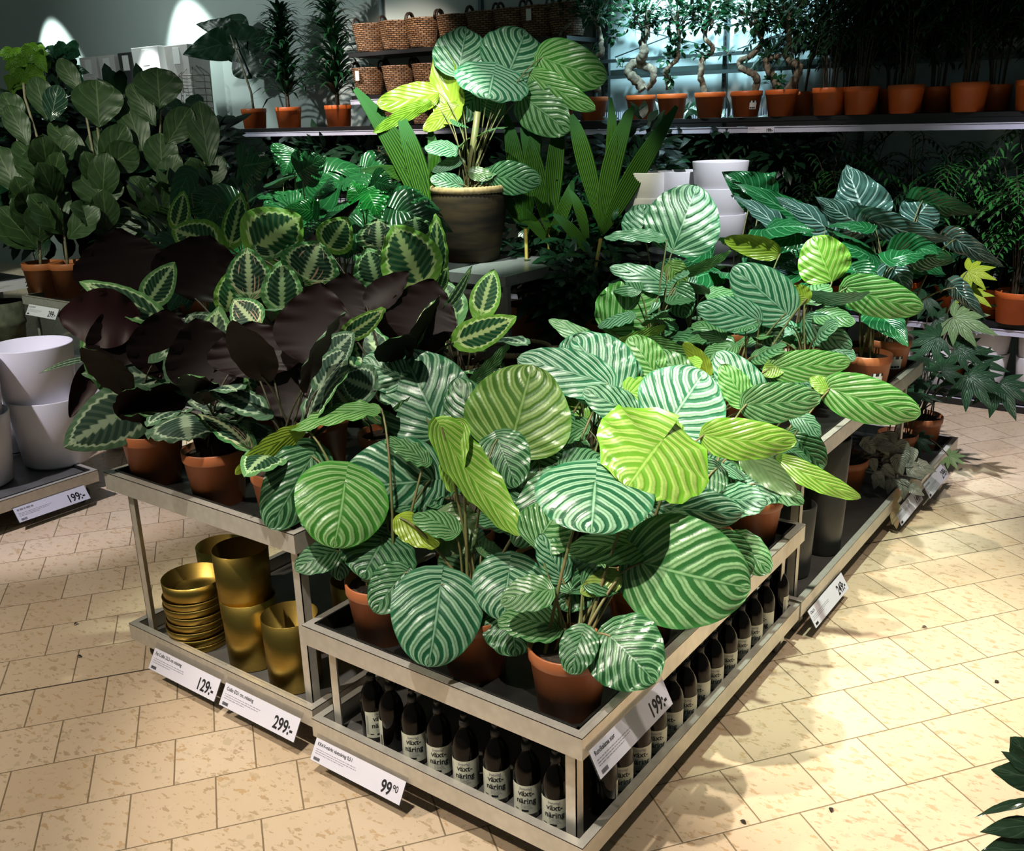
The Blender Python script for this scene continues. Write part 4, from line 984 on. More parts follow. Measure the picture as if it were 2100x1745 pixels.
# ---------------------------------------------------------------- other plants
def foliage(name,mb_,mat,parent,off): return mb_.build(name,mat,parent,off=off)
def wallc(p):
    if p.y>5.78: p.y=5.78+(p.y-5.78)*.02
    return p
def add_blade(mb_,B,ax,nn,shape,L,W,seed=0,nu=2,nv=6,**k):
    v,f,uv=blade(shape,L,W,seed=seed,nu=nu,nv=nv,**k); ax=V(ax).normalized(); nn=V(nn); nn=(nn-ax*nn.dot(ax)); nn=nn.normalized() if nn.length>1e-5 else ax.orthogonal().normalized(); x=ax.cross(nn)
    mb_.add([wallc(V(B)+x*p.x+ax*p.y+nn*p.z) for p in v],f,uv,True)
# elephant ears on the tall right trolley
def ear(x,y,label,seed,stick=0,pot=POT): return Plant('elephant_ear',(x,y,ZT3),label,'potted plant','elephant ears on the tall right trolley',pot,'terra',seed=seed,stickers=stick)
HE=dict(shape='heart',cord=.30,wav=.05,nw=3)
VE=variants('heart',[M['alo']],2,W=.75,cord=.28,cup=-.15)
P=ear(-.12,2.62,'elephant ear plant in the nearest stickered pot on the tall right trolley',51,1)
P.leaf((1850,517),(1960,535),84,M['alo'],.02,.03,10,cup=-.2,arc=.12,**HE)
P.leaf((1832,548),(1866,612),72,M['alo_silver'],.0,.03,0,cup=-.2,**HE)
P.leaf((1760,560),(1790,640),70,M['alo'],.0,.02,0,**HE)
P.fill(4,VE,(.16,.24),(.04,.14),(.2,.45),(-.5,.2)); P.done()
P=ear(-.13,2.98,'elephant ear plant in the rearmost stickered pot on the tall right trolley',52,1)
P.leaf((1771,437),(1735,336),118,M['alo_silver'],.0,-.03,0,cup=-.05,arc=.05,**HE)
P.leaf((1892,412),(2012,436),60,M['mon'],.0,.03,20,cup=-.2,**HE)
P.leaf((1790,452),(1957,492),66,M['alo_silver'],.02,.03,24,cup=-.1,arc=.1,**HE)
P.leaf((1884,440),(1925,388),84,M['alo_silver'],.0,-.02,0,cup=-.2,**HE)
P.leaf((1960,490),(2062,548),48,M['alo_silver'],.02,.04,20,cup=-.2,**HE)
P.leaf((1960,590),(2022,650),46,M['alo_silver'],.1,.04,30,cup=-.4,**HE)
P.fill(5,VE,(.18,.26),(.05,.16),(.3,.55),(-.4,.3)); P.done()
P=ear(-.46,2.75,'elephant ear plant with a silvery glossy leaf, middle of the tall right trolley',53)
P.leaf((1760,458),(1672,404),70,M['alo_silver'],.0,.03,0,cup=-.2,**HE)
P.leaf((1692,466),(1586,402),60,M['alo_silver'],.0,.03,30,cup=-.2,**HE)
P.leaf((1600,470),(1500,400),56,M['alo_silver'],.0,.03,40,**HE)
P.fill(7,VE,(.2,.28),(.05,.16),(.3,.55),(-.5,.2)); P.done()
P=ear(-.85,2.75,'elephant ear plant with plain dark green leaves, rear left of the tall right trolley',54)
P.leaf((1562,402),(1480,352),86,M['alo'],.0,.0,0,**HE); P.leaf((1545,400),(1592,352),66,M['alo'],.0,-.02,0,**HE)
P.leaf((1640,450),(1500,372),60,M['alo'],.0,.02,20,**HE)
P.fill(8,VE,(.2,.28),(.05,.18),(.3,.55),(-.5,.2)); P.done()
P=Plant('potted_plant',(-.42,2.42,ZT3),'small leafless pot with sticker between the elephant ears on the tall right trolley','potted plant',None,POT,'terra',stickers=1,seed=60)
P.fill(5,VE,(.12,.18),(.03,.1),(.1,.3),(-.2,.6)); P.done()
# aralias
def palmate(mb_,C,up,fwd,size,n=7,seed=0):
    rnd=random.Random(seed); up=V(up).normalized(); fwd=V(fwd); fwd=(fwd-up*fwd.dot(up)).normalized(); sd=up.cross(fwd)
    for k in range(n):
        a=(k-(n-1)/2)*(PI*1.35/n); L=size*(1-.28*abs(k-(n-1)/2)/((n-1)/2))*(.9+.2*rnd.random())
        d=fwd*math.cos(a)+sd*math.sin(a)-up*.25; add_blade(mb_,C,d,up,'lance',L,L*.30,seed=k,nu=2,nv=8,arc=.05,cord=0,fold=-.15)
def aralia(loc,label,cents,pot,seed,ground=TF,fillers=6):
    P=Plant('aralia',loc,label,'potted plant','aralias by the low right trolley',pot,'terra',stalk='stalk_d',seed=seed); r=P.rnd
    for mt in ('fat','fat_l','fat_y'):
        b=MB()
        for (px,py,s,off,m_,ang) in cents:
            if m_!=mt: continue
            C=at(px,py,P.D-off); a=R(ang); d=CR*math.cos(a)+CU*math.sin(a); c=(CAM-C).normalized()
            palmate(b,C,c*.75+V((0,0,.7)),d+c*.25,s,7,int(px)); P.stalk(C,d,.0035)
        if mt=='fat':
            for k in range(fillers):
                a=r.random()*6.28; C=P.top+V((math.cos(a)*.15*r.random(),math.sin(a)*.15,.15+.4*r.random())); palmate(b,C,V((0,0,1)),V((math.cos(a),math.sin(a),-.2)),.16,7,k); P.stalk(C,V((math.cos(a),math.sin(a),0)),.003)
        if b.v: b.build('foliage',M[mt],P.o,off=P.p)
    P.done()
aralia((-.14,3.85,TF),'aralia with fingered dark leaves in the far pot of the low right trolley',[(1985,555,.17,.0,'fat_y',-20),(1955,650,.24,.05,'fat_l',-25),(1990,600,.16,.0,'fat_y',-40),(1900,610,.16,.0,'fat',200),(1925,690,.20,.1,'fat',170),(1960,715,.20,.1,'fat',0),(1985,770,.24,.2,'fat',-60),(2050,785,.22,.2,'fat',-70),(1905,720,.15,.1,'fat',90),(2000,740,.18,.1,'fat',-20),(1920,655,.16,.0,'fat',-10)],(.10,.125,.20),71,fillers=8)
aralia((-.17,3.52,TF),'aralia in the nearer pot of the low right trolley, with a white sticker',[(1880,900,.12,.05,'fat',-50),(1945,935,.10,.05,'fat_l',-30),(1930,760,.16,.0,'fat',60),(1895,800,.14,.0,'fat',120)],(.085,.105,.18),72,fillers=5)
# begonia
P=Plant('begonia',(-.30,2.93,TF),'grey leaved begonia in a terracotta pot on the lower tray, trailing past the card','potted plant',None,(.11,.145,.20),'terra',stalk='stalk_d',seed=80); b=MB(); r=P.rnd
for (px,py,s) in ((1775,905,30),(1800,900,34),(1812,915,24),(1825,892,30),(1843,915,38),(1850,930,30),(1868,925,30),(1822,940,34),(1790,945,20),(1840,940,30),(1880,955,34),(1798,975,26),(1800,980,20),(1830,985,24),(1865,962,28),(1838,1005,20),(1870,1000,24),(1850,990,28),(1815,960,24),(1858,948,22)):
    C=at(px,py,P.D-.05-.05*r.random()); a=R(-60+100*(r.random()-.5)); d=CR*math.cos(a)+CU*math.sin(a); add_blade(b,C,d,(CAM-C).normalized()+V((0,0,.5)),'heart',s/FP*P.D*1.25,s/FP*P.D,seed=px,nu=4,nv=8,cord=.25,wav=.06,nw=3)
    P.stalk(C,d,.0022)
b.build('foliage',M['beg'],P.o,off=P.p)
b=MB()
for k in range(8):
    C=at(1838+r.random()*14-7,1000+k*8,P.D-.18); add_blade(b,C,CU*-1+CR*(r.random()-.5),(CAM-C),'lance',.07,.03,seed=k,cord=0)
b.build('flower_stalk',plain('dull_pink_petals',(.45,.16,.11),.6,c2=(.2,.2,.1)),P.o,off=P.p); P.done()
# monsteras
def mons(px,py,D,label,seed,heroes,n=7):
    p=at(px,py,D); p.x=min(max(p.x,-3.98),-2.6); P=Plant('monstera',(p.x,p.y,.65),label,'potted plant','monsteras behind the medallion calatheas',(.11,.14,.24),'terra',seed=seed)
    for (b_,t_,w_,mt,roll,sh) in heroes: P.leaf(b_,t_,w_,M[mt],P.D-D+.30,0.0,roll,cord=.22,cup=-.15,arc=.1,shape=sh,wav=.02)
    return P
VMo=[blade_mesh('leaf',M['mon'],'mon',1,.95,cord=.25,arc=.12,cup=-.15,wav=.02,seed=3),blade_mesh('leaf',M['mon'],'heart',1,.85,cord=.25,arc=.10,cup=-.15,seed=4,nu=5,nv=12)]
P=mons(770,500,5.35,'monstera with one bright glossy split leaf beside the clay pot',91,[((757,396),(780,449),92,'mon_b',0,'mon'),((735,400),(720,372),50,'mon_b',0,'heart'),((770,372),(815,385),60,'mon',0,'mon')]); P.fill(9,VMo,(.22,.32),(.05,.25),(.25,.75),(-.6,.2),.55); P.done()
P=mons(640,500,5.6,'monstera with a plain heart shaped green leaf, middle of the group',92,[((643,432),(582,426),48,'mon_b',10,'heart'),((620,350),(670,320),80,'mon',0,'mon')]); P.fill(11,VMo,(.22,.32),(.05,.3),(.25,.80),(-.6,.2),.55); P.done()
P=mons(520,490,5.5,'monstera with broad dark leaves, left of the middle one',93,[((500,340),(560,330),90,'mon',0,'mon'),((445,415),(420,460),60,'mon',0,'mon')]); P.fill(11,VMo,(.22,.32),(.05,.3),(.25,.75),(-.6,.2),.55); P.done()
P=mons(420,490,5.5,'monstera at the left end of the group, below the fiddle leaf figs',94,[((385,360),(350,450),50,'mon',20,'heart')]); P.fill(10,VMo,(.2,.3),(.05,.28),(.2,.6),(-.6,.2),.55); P.done()
P=mons(700,440,6.5,'monstera in the back row behind the bright split leaf',95,[]); P.fill(12,VMo,(.24,.36),(.05,.35),(.3,.85),(-.5,.2),.55); P.done()
P=mons(570,430,6.5,'monstera in the back row under the wall shelf',96,[((600,315),(580,360),90,'mon',0,'mon')]); P.fill(12,VMo,(.24,.36),(.05,.35),(.3,.85),(-.5,.2),.55); P.done()
# fiddle leaf figs
VF=[blade_mesh('leaf',M['fid'],'fid',1,.62,cord=.0,arc=.06,cup=.1,wav=.04,seed=i,nu=5,nv=12) for i in range(3)]
def fig(px_,py_,z,label,seed,path,heroes,n,hr):
    q_=hz(px_,py_,.755); P=Plant('fiddle_leaf_fig',(q_.x,q_.y,z),label,'potted plant','fiddle leaf figs at the left',(.12,.15,.27),'terra',seed=seed); D=P.D
    for k,pt in enumerate(path):
        pts=[P.top+V((k*.03-.03,0,-.02))]+[at(x,y,D) for x,y in pt]; b=MB(); b.tube(pts,[.013]+[.010]*(len(pts)-1),7); b.build('cane',M['cane'],P.o,off=P.p)
    for (b_,t_,w_,mt,roll) in heroes:
        P.leaf(b_,t_,w_,M[mt],P.D-D+.05,0,roll,cord=0,cup=.12,shape='fid',wav=.03,stalk=False)
    ax0=[P.top+V((0,0,.10))]+[at(x,y,D) for x,y in path[0]] if path else [P.top,P.top+V((0,0,hr))]
    r=P.rnd
    for k in range(n):
        t=.50*r.random(); i=min(int(t*(len(ax0)-1)),len(ax0)-2); B=ax0[i].lerp(ax0[i+1],t*(len(ax0)-1)-i); a=k*2.4+r.random(); el=.55+.75*r.random(); out=V((math.cos(a),math.sin(a),0)); ax=out*math.cos(el)+V((0,0,math.sin(el)))
        nn=(CAM-P.p).normalized()*.9+V((0,0,.4))-out*.1; nn=(nn-ax*nn.dot(ax)).normalized(); x=ax.cross(nn); sz=.27+.13*r.random(); Mx=Matrix((x*sz,ax*sz,nn*sz)).transposed().to_4x4(); Mx.translation=B+out*.02-P.p
        o=link('leaf',r.choice(VF),P.o); o.matrix_local=Mx
    P.done()
fig(248,598,ZT3,'fiddle leaf fig with a pale bare cane, in the middle of the figs',101,[[(215,462),(198,351),(183,270),(169,194),(150,140)],[(232,450),(205,300),(200,262)]],
  [((204,262),(197,163),100,'fid',0),((210,342),(258,256),64,'fid',0),((204,434),(200,348),98,'fid',0),((186,342),(100,252),52,'fid',10),((168,192),(120,120),40,'fid',0),((215,345),(280,300),70,'fid',10)],10,.9)
fig(153,606,ZT3,'fiddle leaf fig with a thin leaning cane, second from the left',102,[[(127,441),(101,364),(82,299),(51,200),(48,170)]],[((101,366),(84,296),80,'fid',0),((103,250),(120,174),48,'fid_g',0),((97,246),(72,156),52,'fid',0),((60,300),(15,215),50,'fid',0),((110,380),(30,290),60,'fid',20)],12,.9)
fig(338,590,ZT3,'fiddle leaf fig with a broad cupped top leaf in front of the white square planter',103,[[(333,440),(330,360),(328,224)]],[((328,224),(322,138),96,'fid',0),((333,366),(328,272),68,'fid',0),((300,330),(255,200),60,'fid',0),((320,260),(265,170),50,'fid',0),((340,300),(390,220),60,'fid',0)],15,.9)
fig(425,585,ZT3,'fiddle leaf fig at the right of the figs with one long hanging leaf',104,[[(425,430),(420,340),(415,240)]],[((430,345),(408,206),64,'fid',0),((415,300),(370,240),50,'fid',0)],13,.8)
fig(98,606,ZT3,'fiddle leaf fig at the left picture edge, very dark',105,[[(80,490),(52,380),(30,250)]],[((40,400),(-10,300),70,'fid',0),((45,260),(5,190),56,'fid',0)],15,.9)
fig(285,560,ZT3,'fiddle leaf fig in the back row, mostly shadow',106,[[(270,400),(270,300),(268,210)]],[],20,.9)
# dark low row behind the medallions
for i,(px,py) in enumerate(((-6.02,3.25),(-5.5,3.25),(-4.75,2.85),(-4.45,2.2))):
    p=V((px,py,0)); P=Plant('leafy_pot_plant',(p.x,p.y,ZT3),'dark leafy pot plant in the shadow beneath the figs, %s of four'%ordn[i],'potted plant','dark pot plants beneath the figs',(.10,.12,.2),'terra',seed=110+i)
    b=MB()
    for k in range(190):
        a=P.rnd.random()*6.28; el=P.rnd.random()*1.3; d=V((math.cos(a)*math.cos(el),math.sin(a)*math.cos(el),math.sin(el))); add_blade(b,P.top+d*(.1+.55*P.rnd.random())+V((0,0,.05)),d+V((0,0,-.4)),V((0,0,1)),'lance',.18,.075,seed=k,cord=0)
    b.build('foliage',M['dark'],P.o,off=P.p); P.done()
# orange pot on left shelf with grey plant
P=Plant('leafy_pot_plant',(-7.12,2.02,.82),'dark plant in an orange pot standing on the shelf at the left picture edge','potted plant',None,(.13,.155,.24),'terra',seed=120); b=MB()
for k in range(60):
    a=P.rnd.random()*6.28; d=V((math.cos(a),math.sin(a),.5+P.rnd.random())); add_blade(b,P.top+d*(.05+.2*P.rnd.random()),d+V((0,0,-.3)),V((0,0,1)),'lance',.2,.07,seed=k,cord=0)
b.build('foliage',M['fid_g'],P.o,off=P.p); P.done()
# lime vine at far left
P=Plant('climbing_plant',(at(95,300,8.2).x,at(95,300,8.2).y,.6),'climbing plant with lime green young leaves at the upper left','potted plant',None,(.12,.15,.25),'terra',seed=121); bl=MB(); bd=MB(); r=P.rnd
for k in range(46):
    C=at(20+75*r.random(),98+90*r.random()**1.2,8.2+.2*r.random()); add_blade(bl,C,CR*(r.random()-.5)*2-CU*(r.random()),(CAM-C)+V((0,0,2)),'heart',.12,.10,seed=k,nu=3,nv=6,cord=.2)
for k in range(90):
    C=at(60+100*r.random(),90+90*r.random(),8.3+.3*r.random()); add_blade(bd,C,CR*(r.random()-.5)*2-CU*(r.random()),(CAM-C)+V((0,0,2)),'heart',.12,.09,seed=k,nu=3,nv=6,cord=.2)
bl.build('young_foliage',M['lime'],P.o,off=P.p); bd.build('foliage',M['ficus'],P.o,off=P.p)
for k in range(5): P.stalks.tube(bez(P.top,P.top+V((0,0,1)),at(60+20*k,110+10*k,8.3)),.006,5)
P.done()
# coconut palm with pleated blades
def pleated(mb_,pts,w_,nrm,n=14):
    pts=[V(p) for p in pts]; k=12; m_=9; vs_=[];uv=[];fs=[]
    c=bez(*pts,k)
    for j in range(k+1):
        t=j/k; d=(c[min(j+1,k)]-c[max(j-1,0)]).normalized(); x=d.cross(nrm).normalized(); nn=x.cross(d)
        hw=w_/2*(math.sin(PI*min(1,t*.93+.03))**.7)*(1-.15*t)
        for i in range(m_*2+1):
            u=i/(m_*2)*2-1; vs_.append(c[j]+x*hw*u+nn*(.006*(i%2)*min(1,hw*30)+.2*hw*abs(u))); uv.append((u*.5+.5,t))
    q=2*m_+1
    for j in range(k):
        for i in range(q-1): a=j*q+i; fs.append((a,a+1,a+q+1,a+q))
    mb_.add(vs_,fs,uv,True)
def coco(label,stem,fans,D,seed):
    p=at(*stem[0],D); z=.55; P=Plant('coconut_palm',(p.x,p.y,z),label,'potted plant','coconut palms behind the pedestal',(.13,.16,.26),'terra',seed=seed)
    for st in (stem,):
        b=MB(); b.tube([P.top+V((0,0,-.02))]+[at(x,y,D) for x,y in st],[.016]+[.012]*len(st),7); b.build('stem',M['ycane'],P.o,off=P.p)
    for (a,c,e,w_) in fans:
        A_,C_,E_=at(*a,D),at(*c,D),at(*e,D); b=MB(); pleated(b,(A_,C_,E_),w_/FP*D,(CAM-A_).normalized()+V((.15,0,.1))); b.build('blade',M['pleat'],P.o,off=P.p)
    P.done()
coco('coconut palm with a tall bright pleated fan, right of the pedestal',[(1215,580),(1232,490)],[((1232,480),(1245,330),(1298,218),44),((1235,480),(1290,370),(1388,218),44),((1234,470),(1195,300),(1172,235),40),((1240,400),(1262,300),(1252,200),26),((1205,520),(1180,470),(1135,440),26),((1205,500),(1195,430),(1168,390),24)],6.2,130)
coco('coconut palm leaning left behind the clay pot',[(885,560),(884,470)],[((882,470),(850,330),(728,182),52),((886,470),(860,340),(818,230),46),((880,400),(835,340),(740,350),30),((884,460),(900,330),(880,260),30)],6.3,131)
coco('coconut palm with dark blades directly behind the pedestal',[(1082,600),(1078,470)],[((1078,470),(1060,330),(1038,235),40),((1080,480),(1085,330),(1105,240),36),((1078,470),(1040,420),(1030,380),24)],6.4,132)
coco('coconut palm in the dark between pedestal and right trolley',[(1130,600),(1125,470)],[((1125,480),(1100,330),(1070,260),40),((1128,480),(1135,330),(1150,240),40),((1125,500),(1160,430),(1175,370),30),((1125,500),(1090,450),(1060,420),26)],6.4,133)
# leafy filler shrubs in the dark background
def shrub(px,py,D,z0,size,label,mat='dark',n=260,leaf_=(.10,.035),group='dark shrubs in the background',name='leafy_shrub',shape='lance',w=1.0,pot=(.11,.13,.2)):
    p=at(px,py,D); P=Plant(name,(p.x,p.y,z0),label,'potted plant',group,pot,'terra',seed=int(px+py)); b=MB(); r=P.rnd; C=at(px,py,D)
    for k in range(n):
        d=V((r.gauss(0,1)*w,r.gauss(0,1)*w,r.gauss(0,1))); d=d.normalized()*(r.random()**.5); B=C+V((d.x*size[0],d.y*size[0],d.z*size[1])); ax=V((d.x,d.y,d.z*.5-.2))+V((r.random()-.5,r.random()-.5,r.random()-.5))*.8
        add_blade(b,B,ax,V((0,0,1))+(CAM-B).normalized()*.6,shape,leaf_[0]*(.7+.6*r.random()),leaf_[1]*(.7+.6*r.random()),seed=k,nu=2,nv=5,cord=0)
    b.build('foliage',M[mat],P.o,off=P.p)
    for k in range(6): P.stalks.tube(bez(P.top,P.top.lerp(C,.5)+V((0,0,.1)),C+V(((r.random()-.5)*size[0],(r.random()-.5)*size[0],0))),.005,5)
    P.done()
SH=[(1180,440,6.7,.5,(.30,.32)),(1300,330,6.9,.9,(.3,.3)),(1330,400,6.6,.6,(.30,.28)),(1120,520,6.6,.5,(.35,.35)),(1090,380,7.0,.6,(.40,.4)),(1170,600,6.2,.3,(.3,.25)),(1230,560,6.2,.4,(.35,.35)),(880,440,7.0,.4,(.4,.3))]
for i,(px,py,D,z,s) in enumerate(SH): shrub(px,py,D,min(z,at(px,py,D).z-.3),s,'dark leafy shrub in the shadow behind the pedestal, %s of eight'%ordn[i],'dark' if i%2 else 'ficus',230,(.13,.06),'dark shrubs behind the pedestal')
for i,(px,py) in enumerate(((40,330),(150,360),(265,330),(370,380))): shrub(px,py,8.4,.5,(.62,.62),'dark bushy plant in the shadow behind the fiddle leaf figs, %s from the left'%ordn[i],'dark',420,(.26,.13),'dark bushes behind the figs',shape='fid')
# ---- plants below the long shelf (standing on the middle board)
def cane_palm(x,y,z,h,label,seed,nst=7,mat='palm',group='bamboo palms',spread=.35,pot=(.10,.118,.185),potm='orange',ll=.17,nf=9,name='bamboo_palm'):
    P=Plant(name,(x,y,z),label,'potted plant',group,pot,potm,seed=seed,stalk='stalk_d'); r=P.rnd; b=MB()
    for k in range(nst):
        a=r.random()*6.28; tip=P.top+V((math.cos(a)*spread*r.random(),math.sin(a)*spread*.6*r.random(),h*(.55+.45*r.random()))); c=P.top+V((math.cos(a)*.05,math.sin(a)*.05,h*.4)); pts=[wallc(q) for q in bez(P.top+V((math.cos(a)*.04,math.sin(a)*.04,0)),c,tip,7)]; P.stalks.tube(pts,[.0055-.0004*i for i in range(8)],5,False)
        for f in range(nf//3+1):
            t=.35+.65*(f+1)/(nf//3+1); B=pts[int(t*7)]; a2=a+f*2.3+r.random(); out=V((math.cos(a2),math.sin(a2)*.8,0)); fr=bez(B,B+out*.14+V((0,0,.16)),B+out*(.28+.1*r.random())+V((0,0,-.02-.1*r.random())),8); fr=[wallc(q) for q in fr]
            P.stalks.tube(fr,.0018,4,False)
            for q in range(2,9):
                d=(fr[q]-fr[q-1]).normalized(); sd=d.cross(V((0,0,1)))
                if sd.length<.01: continue
                sd.normalize()
                for s in (-1,1): add_blade(b,fr[q],sd*s+d*.7-V((0,0,.35)),V((0,0,1)),'lance',ll*(1-.05*q)*.75,.020,seed=q,nu=1,nv=4,cord=0,arc=.1)
    b.build('foliage',M[mat],P.o,off=P.p); P.done()
def xs(px,py=210,y=5.37): return hy(px,py,y).x
for i,(px,n) in enumerate(((1700,9),(1765,8),(1856,5),(1985,12),(2120,8),(2200,8))):
    cane_palm(xs(px),5.37,1.955,1.0,'bamboo palm in an orange pot on the long shelf, %s from the left'%ordn[i],140+i,n+4,'palm','bamboo palms on the long shelf',.34,nf=12)
for i,(px,y) in enumerate(((1640,5.6),(1740,5.62),(1830,5.62),(1920,5.62),(2040,5.62),(2160,5.6))):
    cane_palm(xs(px,210,y),y,1.955,.95,'bamboo palm in the dark back row of the long shelf, %s from the left'%ordn[i],160+i,12,'palm','bamboo palms in the back row',.45,(.09,.1,.17),'orange',.19,15)
# wide black frond background on lower board
for i,(px,py) in enumerate(((1560,330),(1660,350),(1760,330),(1870,380),(1980,380),(2060,420))):
    y=5.50; p=hy(px,py,y); cane_palm(p.x,y,.605,1.05,'palm on the middle board under the long shelf, %s from the left'%ordn[i],180+i,10,'palm_b' if i in(2,4,5) else 'palm','palms under the long shelf',.40,(.11,.13,.2),'orange',.2,12)
p=hy(2090,600,5.40); cane_palm(p.x,5.36,.605,1.0,'reed palm in an orange pot at the right edge on the middle board',190,16,'palm_b',None,.22,(.115,.14,.21),'orange',.12,9)
for i,(px,py) in enumerate(((1230,330),(1290,330),(1390,310),(1480,300),(1600,320),(1700,450),(1850,470),(2000,470),(2080,500),(1960,600),(1780,560))):
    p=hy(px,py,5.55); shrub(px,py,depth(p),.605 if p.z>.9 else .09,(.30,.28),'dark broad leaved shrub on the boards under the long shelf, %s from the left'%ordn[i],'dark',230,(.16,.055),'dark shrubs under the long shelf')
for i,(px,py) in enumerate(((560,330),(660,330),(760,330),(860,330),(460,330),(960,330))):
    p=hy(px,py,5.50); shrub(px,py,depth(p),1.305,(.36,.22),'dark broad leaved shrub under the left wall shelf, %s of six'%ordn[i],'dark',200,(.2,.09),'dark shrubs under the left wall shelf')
# ---- twisted trunk figs
def ginseng(potpx,trunks,label,seed,crown,y=5.37,potr=(.088,.118,.185),n=330,sticker=0,thick=.022,pot=True):
    x=hy(potpx,210,y).x; P=Plant('twisted_fig_tree',(x,y,1.955),label,'potted plant','twisted trunk fig trees on the long shelf',potr if pot else None,'orange',seed=seed,stickers=sticker); r=P.rnd; b=MB()
    for tr in trunks:
        th=thick; pts=[]
        raw=[hy(px,py,y) for px,py in tr]; 
        if P.top.z>raw[0].z-.05: raw[0].z=P.top.z-.01 if abs(raw[0].x-x)<.15 else raw[0].z
        N=6; cr=[raw[0]]+raw+[raw[-1]]
        for i in range(1,len(cr)-2):
            for k in range(N):
                t=k/N; p0,p1,p2,p3=cr[i-1:i+3]; q=.5*((2*p1)+(-p0+p2)*t+(2*p0-5*p1+4*p2-p3)*t*t+(-p0+3*p1-3*p2+p3)*t*t*t); q.y+=.03*math.sin(i*1.7+t); pts.append(q)
        pts.append(raw[-1]); L=len(pts); b.tube(pts,[th*(1.25-.6*i/L)*(1+.13*math.sin(i*2.3)) for i in range(L)],9)
    b.build('trunk',M['bark'],P.o,off=P.p)
    b=MB(); tw=MB()
    for (px,py,rx,rz,m_) in crown:
        C=hy(px,py,y); 
        for k in range(m_):
            d=V((r.gauss(0,1),r.gauss(0,1),r.gauss(0,1))).normalized()*(r.random()**.4); B=C+V((d.x*rx,d.y*rx*.8,d.z*rz)); ax=V((d.x,d.y,d.z*.6+.1))+V((r.random()-.5,r.random()-.5,r.random()-.5))
            add_blade(b,B,ax,V((0,0,1))+(CAM-B).normalized()*.4+V((r.random()-.5,r.random()-.5,0)),'lance',.062,.036,seed=k,nu=1,nv=4,cord=0,fold=.15)
            if k%9==0: tw.tube([C-V((0,0,rz*.7)),B],.0025,4,False)
    b.build('foliage',M['ficus'],P.o,off=P.p)
    if tw.v: tw.build('twigs',M['bark'],P.o,off=P.p)
    P.done()
ginseng(1217,[[(1222,190),(1222,125),(1238,108),(1232,88),(1226,66),(1222,30)]],'twisted fig tree in an orange pot just right of the tall calathea',201,[(1222,18,.19,.13,200),(1258,72,.05,.05,26),(1212,105,.05,.04,14)])
ginseng(1314,[[(1316,184),(1305,165),(1292,146),(1302,130),(1330,140),(1342,146),(1342,165),(1325,182)],[(1302,132),(1316,120),(1325,105),(1318,84),(1324,60),(1330,20)]],'fig tree with a thick knotted looping trunk on the long shelf',202,[(1315,22,.23,.17,300),(1276,132,.03,.03,12)],thick=.034)
ginseng(1378,[[(1368,184),(1366,152),(1372,140),(1386,124),(1388,106),(1394,70),(1392,20)]],'slender twisted fig tree with small side shoots',203,[(1392,25,.20,.17,260),(1388,98,.06,.05,44),(1370,118,.05,.05,24),(1372,160,.03,.05,16)],thick=.018)
ginseng(1456,[[(1444,184),(1438,162),(1442,142),(1441,120),(1458,104),(1458,90),(1448,76),(1450,40),(1452,0)]],'twisted fig tree with a bulge half way, beside the slotted upright',204,[(1455,22,.22,.15,280),(1436,108,.05,.05,30)],thick=.02)
ginseng(1530,[[(1542,184),(1552,160),(1540,148),(1518,138),(1515,124),(1540,116),(1556,102),(1560,84),(1550,60),(1552,20)]],'fig tree with an S shaped trunk in the pot with a white sticker',205,[(1545,20,.24,.15,300),(1492,108,.04,.02,14)],sticker=1,thick=.022)
ginseng(1602,[[(1604,184),(1630,165),(1642,136),(1622,126),(1608,110),(1620,80),(1622,20)],[(1602,178),(1580,150),(1574,124),(1600,114)]],'fig tree with a forked twisted trunk, last before the palms',206,[(1612,20,.24,.17,320),(1572,110,.05,.06,34),(1590,170,.05,.04,24)],thick=.026)
ginseng(1150,[[(1150,150),(1150,100),(1154,70),(1170,45),(1180,10)]],'bare twiggy small tree in the shadow beside the baskets',207,[(1165,10,.14,.12,60)],n=0,thick=.014)
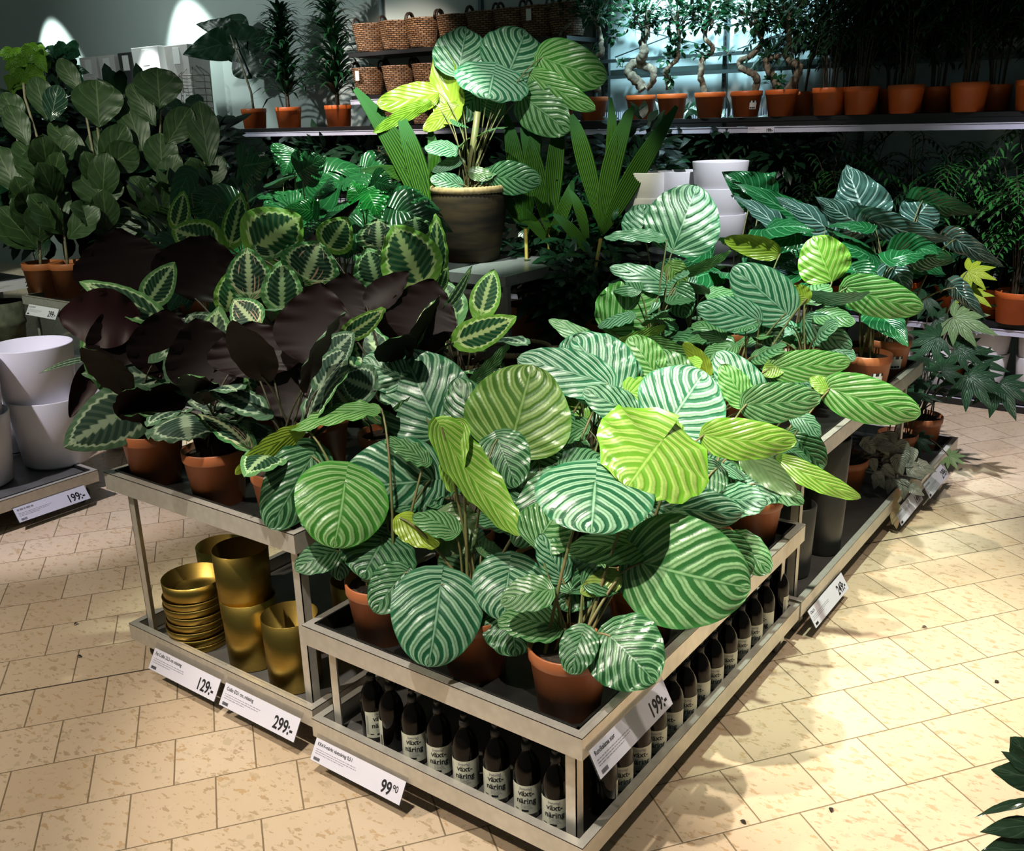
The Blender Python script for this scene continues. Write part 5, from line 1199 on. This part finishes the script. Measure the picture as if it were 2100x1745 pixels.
# ---- dragon trees and others on the left wall shelf
def dracaena(px,label,seed,h,wid=.25,y=5.45):
    x=hy(px,235,y).x; P=Plant('dragon_tree',(x,y,1.955),label,'potted plant','dragon trees on the left wall shelf',(.115,.135,.205),'orange',seed=seed); r=P.rnd; b=MB()
    q=MB(); q.tube([P.top,P.top+V((0,0,.15)),P.top+V((.01,0,h*.9))],[.022,.02,.016],8); q.build('trunk',M['bark'],P.o,off=P.p)
    for k in range(300):
        t=r.random(); B=P.top+V((0,0,.10+t*h)); a=k*2.4; el=-.1+.8*r.random(); d=V((math.cos(a)*math.cos(el),math.sin(a)*math.cos(el),math.sin(el))); add_blade(b,B,d,V((0,0,1)),'lance',wid*(1.1-.5*t)*(.8+.4*r.random()),.045,seed=k,nu=2,nv=6,cord=0,arc=.12,curl=.2)
    b.build('foliage',M['dra'],P.o,off=P.p); P.done()
dracaena(592,'dragon tree with dense dark leaves, left one on the wall shelf',211,.85,.40)
dracaena(694,'dragon tree with glossy green leaves beside the baskets',212,.95,.42)
P=Plant('elephant_ear',(hy(521,235,5.45).x,5.45,1.955),'young elephant ear on a bare cane in an orange pot on the wall shelf','potted plant',None,(.115,.135,.205),'orange',seed=213)
for b_,t_,w_,ro in (((470,62),(402,50),44,10),((465,88),(374,112),66,0),((478,90),(560,70),80,0),((480,50),(500,120),60,10),((495,130),(560,150),60,0)): P.leaf(b_,t_,w_,M['dark'],0,0,ro,shape='heart',cord=.3,stalk=False)
b=MB(); b.tube([P.top]+[hy(x,y_,5.45) for x,y_ in ((515,190),(498,140),(472,72))],[.014,.013,.011,.006],7); b.build('cane',M['cane'],P.o,off=P.p); P.done()
# ---- foreground plant at lower right corner
P=Plant('glossy_leaved_plant',(1.30,.72,0),'glossy dark leaved plant reaching in at the lower right corner','potted plant',None,(.14,.17,.28),'terra',seed=220,stalk='stalk_d')
for b_,t_,w_,ro in (((2150,1600),(2031,1578),62,0),((2120,1560),(2072,1510),60,0),((2130,1590),(2052,1540),34,20),((2140,1640),(2000,1676),26,40),((2140,1690),(2009,1706),44,10),((2130,1740),(2012,1745),60,0),((2180,1650),(2110,1620),60,0),((2170,1540),(2120,1500),50,0),((2200,1700),(2130,1690),50,0)):
    P.leaf(b_,t_,w_,M['zz'],0,.0,ro,shape='lance',cord=0,cup=-.2,arc=.08,wav=.02)
P.done()
# fallen scraps on the floor
for i,(px,py) in enumerate(((1890,1285),(2040,1400),(1705,1666),(1530,1690),(168,1346),(160,1277))):
    p=hz(px,py,.003); b=MB(); add_blade(b,p,V((math.cos(i),math.sin(i),0)),V((0,0,1)),'lance',.022,.014,seed=i,cord=0,arc=.3); o=b.build('leaf_scrap',M['soil'],None,off=p); o.location=p
    tag(o,'small dry leaf scrap on the floor tiles, %s of six'%ordn[i],'leaf scrap','scraps on the floor')
